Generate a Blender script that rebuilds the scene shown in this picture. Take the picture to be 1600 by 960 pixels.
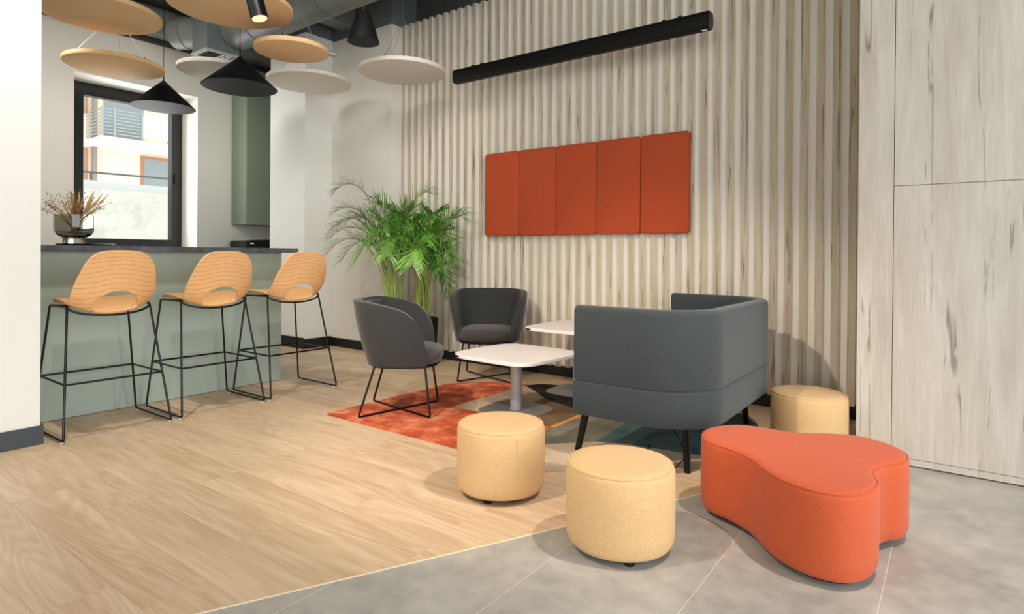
import bpy, bmesh, math, random
from mathutils import Vector, Matrix

random.seed(7)
for o in list(bpy.data.objects):
    bpy.data.objects.remove(o, do_unlink=True)
SC = bpy.context.scene
COL = SC.collection

# ------------------------------------------------------------------ camera
cam = bpy.data.cameras.new('camera')
cam.sensor_width = 36.0
cam.lens = 941.52 / 1600 * 36
cam.shift_y = (402.4 - 480) / 1600
cam.clip_end = 200
camo = bpy.data.objects.new('camera', cam)
COL.objects.link(camo)
yaw, pitch, roll = 0.634825, -0.005116, 0.0073086
fw = Vector((-math.sin(yaw) * math.cos(pitch), math.cos(yaw) * math.cos(pitch), math.sin(pitch)))
r0 = Vector((math.cos(yaw), math.sin(yaw), 0))
u0 = r0.cross(fw)
rt = r0 * math.cos(roll) + u0 * math.sin(roll)
up = -r0 * math.sin(roll) + u0 * math.cos(roll)
camo.matrix_world = Matrix(((rt.x, up.x, -fw.x, 0), (rt.y, up.y, -fw.y, 0), (rt.z, up.z, -fw.z, 1.08), (0, 0, 0, 1)))
SC.camera = camo

# ------------------------------------------------------------------ world, lights, exposure
SC.view_settings.view_transform = 'Standard'
SC.view_settings.look = 'None'
SC.view_settings.exposure = 0.0
SC.view_settings.gamma = 1.0
SC.view_settings.use_curve_mapping = False
world = bpy.data.worlds.new('sky')
SC.world = world
world.use_nodes = True
bg = world.node_tree.nodes['Background']
bg.inputs[0].default_value = (0.93, 0.97, 1.0, 1)
bg.inputs[1].default_value = 2.1


def area(name, loc, aim, sx, sy, power, col):
    l = bpy.data.lights.new(name, 'AREA')
    l.shape = 'RECTANGLE'; l.size = sx; l.size_y = sy
    l.energy = power; l.color = col
    o = bpy.data.objects.new(name, l); COL.objects.link(o)
    o.location = loc
    o.rotation_euler = (Vector(aim) - Vector(loc)).to_track_quat('-Z', 'Y').to_euler()
    return o


def spot(name, loc, aim, power, col, size=0.05, ang=60, blend=0.6):
    l = bpy.data.lights.new(name, 'SPOT')
    l.energy = power; l.color = col; l.shadow_soft_size = size
    l.spot_size = math.radians(ang); l.spot_blend = blend
    o = bpy.data.objects.new(name, l); COL.objects.link(o)
    o.location = loc
    o.rotation_euler = (Vector(aim) - Vector(loc)).to_track_quat('-Z', 'Y').to_euler()
    return o


# daylight of the glazed side of the room (right of the camera) and of the kitchen window
area('window_daylight_right', (4.35, 0.0, 1.9), (-4, 0.6, 1.3), 7.4, 3.5, 250, (0.97, 0.99, 1.0))
area('front_fill', (-0.6, -4.3, 2.0), (-2.2, 3, 1.2), 6.0, 3.2, 150, (1.0, 0.985, 0.96))  # added fill light in front of the closed rear wall, not a window
area('window_daylight_kitchen', (-8.0, 3.14, 2.05), (-4, 3.14, 2.05), 0.95, 1.6, 22, (0.97, 0.99, 1.0))
# ceiling spotlights of the room, and added fill spots
spot('ceiling_spot_wall', (-2.2, 0.0, 3.3), (-1.75, 4.3, -0.9), 380, (1.0, 0.83, 0.66), 0.04, 52, 0.6)
spot('ceiling_spot_pouf', (0.35, 2.2, 3.6), (-1.3, 2.1, 0), 330, (1.0, 0.88, 0.74), 0.05, 80, 0.8)
spot('kitchen_fill_spot', (-5.9, 1.4, 3.8), (-6.9, 3.6, 1.2), 190, (1.0, 0.95, 0.88), 0.45, 110, 0.9)  # added fill to brighten the kitchen, no known lamp
spot('kitchen_fill_spot_far', (-6.2, 0.2, 3.8), (-7.6, 2.2, 1.6), 160, (1.0, 0.95, 0.88), 0.45, 110, 0.9)  # second added fill, lifts the kitchen window wall
spot('corner_fill_spot', (-2.4, 1.5, 3.8), (-5.1, 4.4, 1.4), 380, (1.0, 0.96, 0.9), 0.7, 58, 1.0)  # added fill aimed at the cream wall to brighten it
spot('ceiling_spot_bar', (-3.6, 1.1, 3.6), (-4.3, 2.2, 0.4), 200, (1.0, 0.92, 0.82), 0.05, 90, 0.8)
spot('ceiling_spot_lounge', (-3.6, 2.0, 3.6), (-2.7, 3.3, 0.2), 70, (1.0, 0.85, 0.7), 0.05, 80, 0.8)


# ------------------------------------------------------------------ materials
def srgb(r, g, b):
    def f(c):
        c /= 255.0
        return c / 12.92 if c <= 0.04045 else ((c + 0.055) / 1.055) ** 2.4
    return (f(r), f(g), f(b), 1)


MATS = {}


def base_mat(name):
    m = bpy.data.materials.new(name)
    m.use_nodes = True
    nt = m.node_tree
    return m, nt, nt.nodes['Principled BSDF']


def N(nt, kind, **kw):
    n = nt.nodes.new(kind)
    for k, v in kw.items():
        setattr(n, k, v)
    return n


def mplain(name, col, rough=0.6, metal=0.0, noise=0.0, nscale=8, bump=0.0, spec=0.5):
    m, nt, b = base_mat(name)
    b.inputs['Base Color'].default_value = col
    b.inputs['Roughness'].default_value = rough
    b.inputs['Metallic'].default_value = metal
    b.inputs['Specular IOR Level'].default_value = spec
    if noise or bump:
        tc = N(nt, 'ShaderNodeTexCoord')
        nz = N(nt, 'ShaderNodeTexNoise'); nz.inputs['Scale'].default_value = nscale; nz.inputs['Detail'].default_value = 5
        nt.links.new(tc.outputs['Object'], nz.inputs['Vector'])
        if noise:
            mx = N(nt, 'ShaderNodeMixRGB'); mx.blend_type = 'MULTIPLY'
            rp = N(nt, 'ShaderNodeValToRGB')
            rp.color_ramp.elements[0].position = 0.3; rp.color_ramp.elements[1].position = 0.7
            v = 1 - noise
            rp.color_ramp.elements[0].color = (v, v, v, 1); rp.color_ramp.elements[1].color = (1, 1, 1, 1)
            mx.inputs[0].default_value = 1; mx.inputs[1].default_value = col
            nt.links.new(nz.outputs[0], rp.inputs[0]); nt.links.new(rp.outputs[0], mx.inputs[2])
            nt.links.new(mx.outputs[0], b.inputs['Base Color'])
        if bump:
            bp = N(nt, 'ShaderNodeBump'); bp.inputs['Strength'].default_value = bump; bp.inputs['Distance'].default_value = 0.01
            nt.links.new(nz.outputs[0], bp.inputs['Height']); nt.links.new(bp.outputs[0], b.inputs['Normal'])
    MATS[name] = m
    return m


def mfabric(name, c1, c2, scale=350, bump=0.15, sheen=0.15):
    """woven cloth: two yarn colours in a fine melange"""
    m, nt, b = base_mat(name)
    tc = N(nt, 'ShaderNodeTexCoord')
    nz = N(nt, 'ShaderNodeTexNoise'); nz.inputs['Scale'].default_value = scale; nz.inputs['Detail'].default_value = 2
    rp = N(nt, 'ShaderNodeValToRGB')
    rp.color_ramp.elements[0].position = 0.35; rp.color_ramp.elements[1].position = 0.65
    rp.color_ramp.elements[0].color = c1; rp.color_ramp.elements[1].color = c2
    bp = N(nt, 'ShaderNodeBump'); bp.inputs['Strength'].default_value = bump; bp.inputs['Distance'].default_value = 0.002
    nt.links.new(tc.outputs['Object'], nz.inputs['Vector'])
    nt.links.new(nz.outputs[0], rp.inputs[0]); nt.links.new(rp.outputs[0], b.inputs['Base Color'])
    nt.links.new(nz.outputs[0], bp.inputs['Height']); nt.links.new(bp.outputs[0], b.inputs['Normal'])
    b.inputs['Roughness'].default_value = 0.9
    b.inputs['Specular IOR Level'].default_value = 0.2
    b.inputs['Sheen Weight'].default_value = sheen
    MATS[name] = m
    return m


def mwood(name, cA, cB, axis, grain=1.0, crack=0.0, crack_col=(0.05, 0.035, 0.02, 1), rough=0.55, perobj=False, tone=0.0, rings=0.0, lines=26.0, g1w=1.0, crack_f=14.0, crack_w=0.02, crack_lo=0.5):
    """timber: grain stretched along an axis in world space, optional dark cracks"""
    m, nt, b = base_mat(name)
    geo = N(nt, 'ShaderNodeNewGeometry')
    vec = geo.outputs['Position']
    oi = N(nt, 'ShaderNodeObjectInfo')
    if perobj:
        off = N(nt, 'ShaderNodeVectorMath'); off.operation = 'MULTIPLY_ADD'
        cmb = N(nt, 'ShaderNodeCombineXYZ')
        for i in range(3):
            nt.links.new(oi.outputs['Random'], cmb.inputs[i])
        off.inputs[1].default_value = (37.0, 23.0, 11.0)
        nt.links.new(cmb.outputs[0], off.inputs[0]); nt.links.new(vec, off.inputs[2])
        vec = off.outputs[0]

    def stretched(lo, hi, detail=6, dist=0.0, rgh=0.6):
        mp = N(nt, 'ShaderNodeMapping')
        s = [hi, hi, hi]; s['XYZ'.index(axis)] = lo
        mp.inputs['Scale'].default_value = s
        nz = N(nt, 'ShaderNodeTexNoise'); nz.inputs['Scale'].default_value = 1.0
        nz.inputs['Detail'].default_value = detail; nz.inputs['Distortion'].default_value = dist; nz.inputs['Roughness'].default_value = rgh
        nt.links.new(vec, mp.inputs['Vector']); nt.links.new(mp.outputs[0], nz.inputs['Vector'])
        return nz.outputs[0]
    g1 = stretched(1.6, 22 * grain, 6, 0.6)
    g2 = stretched(6, 160 * grain, 3)
    g3 = stretched(0.7, 4.5, 2, 0.8)
    gs = N(nt, 'ShaderNodeMapRange'); gs.clamp = False
    gs.inputs[3].default_value = 0.5 - 0.5 * g1w; gs.inputs[4].default_value = 0.5 + 0.5 * g1w
    nt.links.new(g1, gs.inputs[0]); g1 = gs.outputs[0]
    ad = N(nt, 'ShaderNodeMath', operation='MULTIPLY_ADD'); ad.inputs[1].default_value = 0.35
    nt.links.new(g2, ad.inputs[0]); nt.links.new(g1, ad.inputs[2])
    ad2 = N(nt, 'ShaderNodeMath', operation='MULTIPLY_ADD'); ad2.inputs[1].default_value = 0.45
    nt.links.new(g3, ad2.inputs[0]); nt.links.new(ad.outputs[0], ad2.inputs[2])
    last = ad2.outputs[0]
    if rings:
        # flat-sawn figure: contour lines of a stretched noise
        rg = stretched(0.6, 5.0, 2, 0.4, 0.35)
        ml = N(nt, 'ShaderNodeMath', operation='MULTIPLY'); ml.inputs[1].default_value = lines
        sn = N(nt, 'ShaderNodeMath', operation='SINE')
        nt.links.new(rg, ml.inputs[0]); nt.links.new(ml.outputs[0], sn.inputs[0])
        ad3 = N(nt, 'ShaderNodeMath', operation='MULTIPLY_ADD'); ad3.inputs[1].default_value = rings
        nt.links.new(sn.outputs[0], ad3.inputs[0]); nt.links.new(last, ad3.inputs[2])
        last = ad3.outputs[0]
    rp = N(nt, 'ShaderNodeValToRGB')
    rp.color_ramp.elements[0].position = 0.58; rp.color_ramp.elements[1].position = 1.0
    rp.color_ramp.elements[0].color = cB; rp.color_ramp.elements[1].color = cA
    sub = N(nt, 'ShaderNodeMath', operation='SUBTRACT'); sub.inputs[1].default_value = 0.12
    nt.links.new(last, sub.inputs[0]); nt.links.new(sub.outputs[0], rp.inputs[0])
    colr = rp.outputs[0]
    if tone:
        hs = N(nt, 'ShaderNodeHueSaturation')
        mr = N(nt, 'ShaderNodeMapRange'); mr.inputs[3].default_value = 1 - tone; mr.inputs[4].default_value = 1 + tone
        nt.links.new(oi.outputs['Random'], mr.inputs[0]); nt.links.new(mr.outputs[0], hs.inputs['Value'])
        nt.links.new(colr, hs.inputs['Color']); colr = hs.outputs[0]
    if crack:
        # thin checks: contour lines of a stretched noise, broken into short lengths
        c1 = stretched(crack_lo, crack_f, 2, 0.0, 0.4)
        c2 = stretched(3.2, crack_f * 1.3, 2, 0.0)
        sb_ = N(nt, 'ShaderNodeMath', operation='SUBTRACT'); sb_.inputs[1].default_value = 0.5
        ab_ = N(nt, 'ShaderNodeMath', operation='ABSOLUTE')
        nt.links.new(c1, sb_.inputs[0]); nt.links.new(sb_.outputs[0], ab_.inputs[0])
        mr1 = N(nt, 'ShaderNodeMapRange'); mr1.inputs[1].default_value = 0.0; mr1.inputs[2].default_value = crack_w; mr1.inputs[3].default_value = 1; mr1.inputs[4].default_value = 0
        mr2 = N(nt, 'ShaderNodeMapRange'); mr2.inputs[1].default_value = 0.68 - 0.16 * crack; mr2.inputs[2].default_value = 0.74 - 0.16 * crack
        nt.links.new(ab_.outputs[0], mr1.inputs[0]); nt.links.new(c2, mr2.inputs[0])
        mu = N(nt, 'ShaderNodeMath', operation='MULTIPLY')
        nt.links.new(mr1.outputs[0], mu.inputs[0]); nt.links.new(mr2.outputs[0], mu.inputs[1])
        mu2 = N(nt, 'ShaderNodeMath', operation='MULTIPLY'); mu2.inputs[1].default_value = 0.7
        nt.links.new(mu.outputs[0], mu2.inputs[0])
        mx = N(nt, 'ShaderNodeMixRGB')
        nt.links.new(mu2.outputs[0], mx.inputs[0]); nt.links.new(colr, mx.inputs[1]); mx.inputs[2].default_value = crack_col
        colr = mx.outputs[0]
    nt.links.new(colr, b.inputs['Base Color'])
    b.inputs['Roughness'].default_value = rough
    b.inputs['Specular IOR Level'].default_value = 0.35
    MATS[name] = m
    return m


def mmottle(name, cols, scale=5, rough=0.8, fine=60, bump=0.4, bdist=0.004, spec=0.3):
    """two-tone mottled surface (rug pile, concrete, stone)"""
    m, nt, b = base_mat(name)
    geo = N(nt, 'ShaderNodeNewGeometry')
    n1 = N(nt, 'ShaderNodeTexNoise'); n1.inputs['Scale'].default_value = scale; n1.inputs['Detail'].default_value = 7; n1.inputs['Roughness'].default_value = 0.65
    n2 = N(nt, 'ShaderNodeTexNoise'); n2.inputs['Scale'].default_value = fine; n2.inputs['Detail'].default_value = 3
    nt.links.new(geo.outputs['Position'], n1.inputs['Vector']); nt.links.new(geo.outputs['Position'], n2.inputs['Vector'])
    ad = N(nt, 'ShaderNodeMath', operation='MULTIPLY_ADD'); ad.inputs[1].default_value = 0.3
    sb = N(nt, 'ShaderNodeMath', operation='SUBTRACT'); sb.inputs[1].default_value = 0.15
    nt.links.new(n2.outputs[0], ad.inputs[0]); nt.links.new(n1.outputs[0], ad.inputs[2]); nt.links.new(ad.outputs[0], sb.inputs[0])
    rp = N(nt, 'ShaderNodeValToRGB')
    rp.color_ramp.elements[0].position = 0.36; rp.color_ramp.elements[1].position = 0.66
    rp.color_ramp.elements[0].color = cols[0]; rp.color_ramp.elements[1].color = cols[-1]
    if len(cols) == 3:
        e = rp.color_ramp.elements.new(0.51); e.color = cols[1]
    nt.links.new(sb.outputs[0], rp.inputs[0]); nt.links.new(rp.outputs[0], b.inputs['Base Color'])
    bp = N(nt, 'ShaderNodeBump'); bp.inputs['Strength'].default_value = bump; bp.inputs['Distance'].default_value = bdist
    nt.links.new(n2.outputs[0], bp.inputs['Height']); nt.links.new(bp.outputs[0], b.inputs['Normal'])
    b.inputs['Roughness'].default_value = rough
    b.inputs['Specular IOR Level'].default_value = spec
    MATS[name] = m
    return m


def mstool(name, c1, c2):
    """tan cloth with wavy quilted channels; UV carries (across, along) of the shell"""
    m, nt, b = base_mat(name)
    uv = N(nt, 'ShaderNodeUVMap')
    sx = N(nt, 'ShaderNodeSeparateXYZ'); nt.links.new(uv.outputs[0], sx.inputs[0])
    # v + 0.022*cos(pi*u*2) * falloff
    a = N(nt, 'ShaderNodeMath', operation='MULTIPLY'); a.inputs[1].default_value = 2 * math.pi
    nt.links.new(sx.outputs[0], a.inputs[0])
    c = N(nt, 'ShaderNodeMath', operation='COSINE'); nt.links.new(a.outputs[0], c.inputs[0])
    d = N(nt, 'ShaderNodeMapRange'); d.inputs[1].default_value = 0.55; d.inputs[2].default_value = 1.0
    d.inputs[3].default_value = -0.036; d.inputs[4].default_value = -0.003
    nt.links.new(sx.outputs[1], d.inputs[0])
    e = N(nt, 'ShaderNodeMath', operation='MULTIPLY'); nt.links.new(c.outputs[0], e.inputs[0]); nt.links.new(d.outputs[0], e.inputs[1])
    f = N(nt, 'ShaderNodeMath', operation='ADD'); nt.links.new(e.outputs[0], f.inputs[0]); nt.links.new(sx.outputs[1], f.inputs[1])
    g = N(nt, 'ShaderNodeMath', operation='MULTIPLY'); g.inputs[1].default_value = 24.0; nt.links.new(f.outputs[0], g.inputs[0])
    h = N(nt, 'ShaderNodeMath', operation='FRACT'); nt.links.new(g.outputs[0], h.inputs[0])
    i = N(nt, 'ShaderNodeMath', operation='SUBTRACT'); i.inputs[1].default_value = 0.5; nt.links.new(h.outputs[0], i.inputs[0])
    j = N(nt, 'ShaderNodeMath', operation='ABSOLUTE'); nt.links.new(i.outputs[0], j.inputs[0])
    k = N(nt, 'ShaderNodeMapRange'); k.inputs[1].default_value = 0.0; k.inputs[2].default_value = 0.16
    k.interpolation_type = 'SMOOTHSTEP'
    nt.links.new(j.outputs[0], k.inputs[0])
    tc = N(nt, 'ShaderNodeTexCoord')
    nz = N(nt, 'ShaderNodeTexNoise'); nz.inputs['Scale'].default_value = 260
    nt.links.new(tc.outputs['Object'], nz.inputs['Vector'])
    rp = N(nt, 'ShaderNodeValToRGB'); rp.color_ramp.elements[0].position = 0.35; rp.color_ramp.elements[1].position = 0.65
    rp.color_ramp.elements[0].color = c1; rp.color_ramp.elements[1].color = c2
    nt.links.new(nz.outputs[0], rp.inputs[0]); nt.links.new(rp.outputs[0], b.inputs['Base Color'])
    bp = N(nt, 'ShaderNodeBump'); bp.inputs['Strength'].default_value = 0.6; bp.inputs['Distance'].default_value = 0.005
    nt.links.new(k.outputs[0], bp.inputs['Height']); nt.links.new(bp.outputs[0], b.inputs['Normal'])
    b.inputs['Roughness'].default_value = 0.9; b.inputs['Specular IOR Level'].default_value = 0.2
    MATS[name] = m
    return m


def mglass(name, tint, rough=0.0, ior=1.45):
    m, nt, b = base_mat(name)
    b.inputs['Base Color'].default_value = tint
    b.inputs['Roughness'].default_value = rough
    b.inputs['Transmission Weight'].default_value = 1.0
    b.inputs['IOR'].default_value = ior
    MATS[name] = m
    return m


def memit(name, col, s):
    m, nt, b = base_mat(name)
    b.inputs['Base Color'].default_value = col
    b.inputs['Emission Color'].default_value = col
    b.inputs['Emission Strength'].default_value = s
    MATS[name] = m
    return m


mplain('wall_paint', srgb(228, 224, 214), 0.7, noise=0.02, nscale=2)
mplain('wall_white', srgb(228, 228, 222), 0.65, noise=0.015, nscale=2)
mplain('ceiling_grey', srgb(96, 99, 97), 0.8, noise=0.25, nscale=3)
mplain('duct_grey', srgb(118, 122, 118), 0.45, noise=0.2, nscale=5, bump=0.15)
mplain('beam_grey', srgb(104, 112, 112), 0.7, noise=0.1, nscale=4)
mplain('black_trim', srgb(22, 22, 24), 0.45)
mplain('slate_trim', srgb(58, 64, 70), 0.5)
mplain('black_metal', srgb(10, 10, 11), 0.35, spec=0.35)
mplain('matte_black', srgb(13, 13, 13), 0.6, spec=0.25)
mplain('steel_wire', srgb(150, 152, 150), 0.35, metal=0.8)
mplain('green_panel', srgb(158, 175, 164), 0.38, noise=0.03, nscale=2)
mplain('green_cabinet', srgb(128, 142, 124), 0.35)
mmottle('stone_top', [srgb(58, 62, 68), srgb(92, 97, 103)], 9, 0.4, 70, 0.1)
mwood('oak_floor', srgb(216, 193, 164), srgb(186, 157, 125), 'X', 1.0, 0, perobj=True, tone=0.02, rings=0.065, rough=0.42, lines=105.0, g1w=0.6)
mwood('oak_slat', srgb(212, 202, 180), srgb(190, 176, 151), 'Z', 1.6, 1.35, crack_col=srgb(84, 66, 46), rough=0.6, crack_f=34.0, crack_w=0.034)
mwood('pale_laminate', srgb(206, 202, 192), srgb(178, 168, 154), 'Z', 0.7, 1.2, crack_col=srgb(96, 84, 72), rough=0.5, crack_f=9.0, crack_w=0.009, crack_lo=0.35, g1w=0.7)
mplain('slat_backing', srgb(236, 230, 220), 0.6)
mmottle('grey_tile', [srgb(150, 148, 142), srgb(184, 181, 174)], 2.2, 0.4, 14, 0.03)
mplain('pale_grout', srgb(226, 222, 212), 0.7)
mplain('brass_strip', srgb(232, 214, 180), 0.4)
mplain('dark_joint', srgb(70, 56, 42), 0.9)
mfabric('rust_fabric', srgb(178, 75, 42), srgb(190, 83, 48), 300, 0.08, 0.05)
mfabric('red_fabric', srgb(182, 80, 46), srgb(196, 92, 56), 300, 0.1, 0.1)
mfabric('tan_fabric', srgb(186, 147, 99), srgb(220, 188, 142), 560, 0.2, 0.1)
mfabric('charcoal_fabric', srgb(44, 45, 45), srgb(58, 58, 57), 420, 0.12, 0.2)
mfabric('charcoal_seat', srgb(54, 51, 50), srgb(68, 65, 63), 420, 0.12, 0.2)
mfabric('sofa_fabric', srgb(48, 55, 57), srgb(62, 70, 73), 380, 0.1, 0.2)
mstool('stool_fabric', srgb(222, 168, 112), srgb(236, 188, 134))
mfabric('orange_felt', srgb(228, 186, 134), srgb(240, 202, 152), 120, 0.1, 0.1)
mfabric('grey_felt', srgb(212, 205, 192), srgb(228, 222, 211), 120, 0.1, 0.1)
mplain('white_laminate', srgb(236, 232, 228), 0.35)
mplain('grey_metal', srgb(176, 178, 180), 0.4, metal=0.2)
mplain('plate_grey', srgb(140, 141, 142), 0.35, metal=0.4)
mplain('clear_glide', srgb(205, 205, 205), 0.2)
mplain('soil', srgb(44, 34, 26), 0.95, noise=0.4, nscale=60)
mplain('stem_green', srgb(150, 168, 78), 0.5)
mplain('dry_straw', srgb(198, 166, 114), 0.9)
mplain('dry_seed', srgb(160, 122, 72), 0.9)
mplain('dry_dark', srgb(84, 62, 40), 0.9)
mglass('smoked_glass', srgb(196, 194, 186), 0.0)
mglass('window_glass', (1, 1, 1, 1), 0.0, 1.02)
mplain('window_black', srgb(24, 26, 25), 0.35)
mplain('facade_cream', srgb(240, 222, 194), 0.85, noise=0.03)
mplain('facade_white', srgb(226, 228, 226), 0.8)
mplain('brown_frame', srgb(176, 118, 84), 0.6)
mplain('far_pane', srgb(136, 144, 142), 0.2)
mplain('rail_grey', srgb(150, 156, 158), 0.5)
mplain('rail_dark', srgb(90, 92, 92), 0.5)
mplain('downpipe_grey', srgb(140, 128, 118), 0.5)
mmottle('concrete', [srgb(196, 198, 186), srgb(226, 227, 216)], 2, 0.9, 22, 0.3)
mmottle('rug_red', [srgb(160, 66, 36), srgb(192, 92, 58), srgb(222, 146, 108)], 6, 0.95, 160, 0.8)
mmottle('rug_taupe', [srgb(164, 148, 124), srgb(200, 182, 154)], 4, 0.95, 160, 0.8)
mmottle('rug_brown', [srgb(108, 86, 62), srgb(136, 112, 84)], 4, 0.95, 160, 0.8)
mmottle('rug_black', [srgb(28, 28, 28), srgb(44, 42, 40)], 4, 0.95, 160, 0.8)
mmottle('rug_orange', [srgb(200, 138, 76), srgb(222, 160, 96)], 4, 0.95, 160, 0.8)
mmottle('rug_olive', [srgb(104, 104, 90), srgb(132, 130, 112)], 4, 0.95, 160, 0.8)
mmottle('rug_teal', [srgb(58, 84, 86), srgb(84, 110, 110)], 4, 0.95, 160, 0.8)
mmottle('rug_beige', [srgb(180, 160, 136), srgb(208, 190, 166)], 4, 0.95, 160, 0.8)
memit('lamp_glow', (1.0, 0.66, 0.36, 1), 1.3)


def leaf_mat():
    m, nt, b = base_mat('palm_leaf')
    oi = N(nt, 'ShaderNodeObjectInfo')
    geo = N(nt, 'ShaderNodeNewGeometry')
    nz = N(nt, 'ShaderNodeTexNoise'); nz.inputs['Scale'].default_value = 22
    nt.links.new(geo.outputs['Position'], nz.inputs['Vector'])
    ad = N(nt, 'ShaderNodeMath', operation='MULTIPLY_ADD'); ad.inputs[1].default_value = 0.45
    nt.links.new(oi.outputs['Random'], ad.inputs[0]); nt.links.new(nz.outputs[0], ad.inputs[2])
    rp = N(nt, 'ShaderNodeValToRGB')
    rp.color_ramp.elements[0].position = 0.4
    rp.color_ramp.elements[0].color = srgb(38, 92, 32); rp.color_ramp.elements[1].color = srgb(138, 196, 84)
    nt.links.new(ad.outputs[0], rp.inputs[0]); nt.links.new(rp.outputs[0], b.inputs['Base Color'])
    b.inputs['Roughness'].default_value = 0.35
    MATS['palm_leaf'] = m


leaf_mat()


# ------------------------------------------------------------------ mesh helpers
def link(name, me, mat, parent=None, loc=None, rz=0.0):
    o = bpy.data.objects.new(name, me)
    COL.objects.link(o)
    if mat and not me.materials:
        me.materials.append(MATS[mat])
    if parent is not None:
        o.parent = parent
    if loc is not None:
        o.location = loc
    if rz:
        o.rotation_euler = (0, 0, rz)
    return o


def mk(name, verts, faces, mat, parent=None, smooth=False, loc=None, rz=0.0, angle=None):
    me = bpy.data.meshes.new(name)
    me.from_pydata([tuple(v) for v in verts], [], faces)
    me.validate()
    bm = bmesh.new(); bm.from_mesh(me)
    bmesh.ops.recalc_face_normals(bm, faces=bm.faces)
    bm.to_mesh(me); bm.free()
    if smooth:
        me.polygons.foreach_set('use_smooth', [True] * len(me.polygons))
        if angle:
            me.set_sharp_from_angle(angle=math.radians(angle))
    me.update()
    return link(name, me, mat, parent, loc, rz)


def box_vf(x0, x1, y0, y1, z0, z1, V=None, F=None):
    V = [] if V is None else V
    F = [] if F is None else F
    n = len(V)
    V += [(x0, y0, z0), (x1, y0, z0), (x1, y1, z0), (x0, y1, z0), (x0, y0, z1), (x1, y0, z1), (x1, y1, z1), (x0, y1, z1)]
    F += [(n, n + 3, n + 2, n + 1), (n + 4, n + 5, n + 6, n + 7), (n, n + 1, n + 5, n + 4), (n + 1, n + 2, n + 6, n + 5), (n + 2, n + 3, n + 7, n + 6), (n + 3, n, n + 4, n + 7)]
    return V, F


def box(name, x0, x1, y0, y1, z0, z1, mat, parent=None, bevel=0.0, seg=2):
    V, F = box_vf(x0, x1, y0, y1, z0, z1)
    o = mk(name, V, F, mat, parent)
    if bevel:
        bev(o, bevel, seg)
    return o


def bev(o, w, seg=2, ang=40):
    md = o.modifiers.new('bevel', 'BEVEL'); md.width = w; md.segments = seg; md.limit_method = 'ANGLE'; md.angle_limit = math.radians(ang)
    o.data.polygons.foreach_set('use_smooth', [True] * len(o.data.polygons))
    o.data.set_sharp_from_angle(angle=math.radians(75))
    return o


def tube_vf(path, r, n=8, V=None, F=None, closed=False):
    V = [] if V is None else V
    F = [] if F is None else F
    P = [Vector(p) for p in path]
    m = len(P)
    base = len(V)
    prev = None
    for i, p in enumerate(P):
        if closed:
            t = (P[(i + 1) % m] - P[i - 1]).normalized()
        else:
            t = (P[min(i + 1, m - 1)] - P[max(i - 1, 0)]).normalized()
        if prev is None:
            a = Vector((0, 0, 1)) if abs(t.z) < 0.9 else Vector((1, 0, 0))
            nx = t.cross(a).normalized()
        else:
            nx = (prev - t * prev.dot(t)).normalized()
        prev = nx
        ny = t.cross(nx)
        rr = r[i] if isinstance(r, (list, tuple)) else r
        for k in range(n):
            a = 2 * math.pi * k / n
            V.append(tuple(p + nx * (math.cos(a) * rr) + ny * (math.sin(a) * rr)))
    for i in range(m if closed else m - 1):
        j = (i + 1) % m
        for k in range(n):
            k2 = (k + 1) % n
            F.append((base + i * n + k, base + i * n + k2, base + j * n + k2, base + j * n + k))
    if not closed:
        F.append(tuple(base + k for k in range(n))[::-1])
        F.append(tuple(base + (m - 1) * n + k for k in range(n)))
    return V, F


def tube(name, path, r, mat, parent=None, n=8, closed=False):
    V, F = tube_vf(path, r, n, closed=closed)
    return mk(name, V, F, mat, parent, smooth=True, angle=60)


def fillet(path, rad, seg=5):
    P = [Vector(p) for p in path]
    out = [P[0]]
    for i in range(1, len(P) - 1):
        a = (P[i - 1] - P[i]); b = (P[i + 1] - P[i])
        d = min(rad, a.length * 0.45, b.length * 0.45)
        p0 = P[i] + a.normalized() * d; p1 = P[i] + b.normalized() * d
        for s in range(seg + 1):
            t = s / seg
            out.append(p0 * (1 - t) ** 2 + P[i] * (2 * t * (1 - t)) + p1 * t ** 2)
    out.append(P[-1])
    return out


def lathe(name, prof, mat, parent=None, n=48, loc=None, angle=50):
    V = []; F = []
    for r, z in prof:
        for k in range(n):
            a = 2 * math.pi * k / n
            V.append((r * math.cos(a), r * math.sin(a), z))
    for i in range(len(prof) - 1):
        for k in range(n):
            k2 = (k + 1) % n
            F.append((i * n + k, i * n + k2, (i + 1) * n + k2, (i + 1) * n + k))
    if prof[0][0] > 1e-4:
        F.append(tuple(range(n))[::-1])
    if prof[-1][0] > 1e-4:
        F.append(tuple((len(prof) - 1) * n + k for k in range(n)))
    o = mk(name, V, F, mat, parent, smooth=True, angle=angle, loc=loc)
    bm = bmesh.new(); bm.from_mesh(o.data)
    bmesh.ops.remove_doubles(bm, verts=bm.verts, dist=1e-5)
    bm.to_mesh(o.data); bm.free()
    return o


def prism(name, poly, z0, z1, mat, parent=None, bevel=0.0, seg=2):
    n = len(poly)
    V = [(x, y, z0) for x, y in poly] + [(x, y, z1) for x, y in poly]
    F = [tuple(range(n))[::-1], tuple(range(n, 2 * n))]
    F += [(i, (i + 1) % n, n + (i + 1) % n, n + i) for i in range(n)]
    o = mk(name, V, F, mat, parent)
    if bevel:
        bev(o, bevel, seg, 50)
    return o


def ring_stack(name, rings, mat, parent=None, cap0=True, cap1=True, angle=55):
    n = len(rings[0])
    V = [p for r in rings for p in r]
    F = []
    for i in range(len(rings) - 1):
        for k in range(n):
            k2 = (k + 1) % n
            F.append((i * n + k, i * n + k2, (i + 1) * n + k2, (i + 1) * n + k))
    if cap0:
        F.append(tuple(range(n))[::-1])
    if cap1:
        F.append(tuple((len(rings) - 1) * n + k for k in range(n)))
    return mk(name, V, F, mat, parent, smooth=True, angle=angle)


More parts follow.
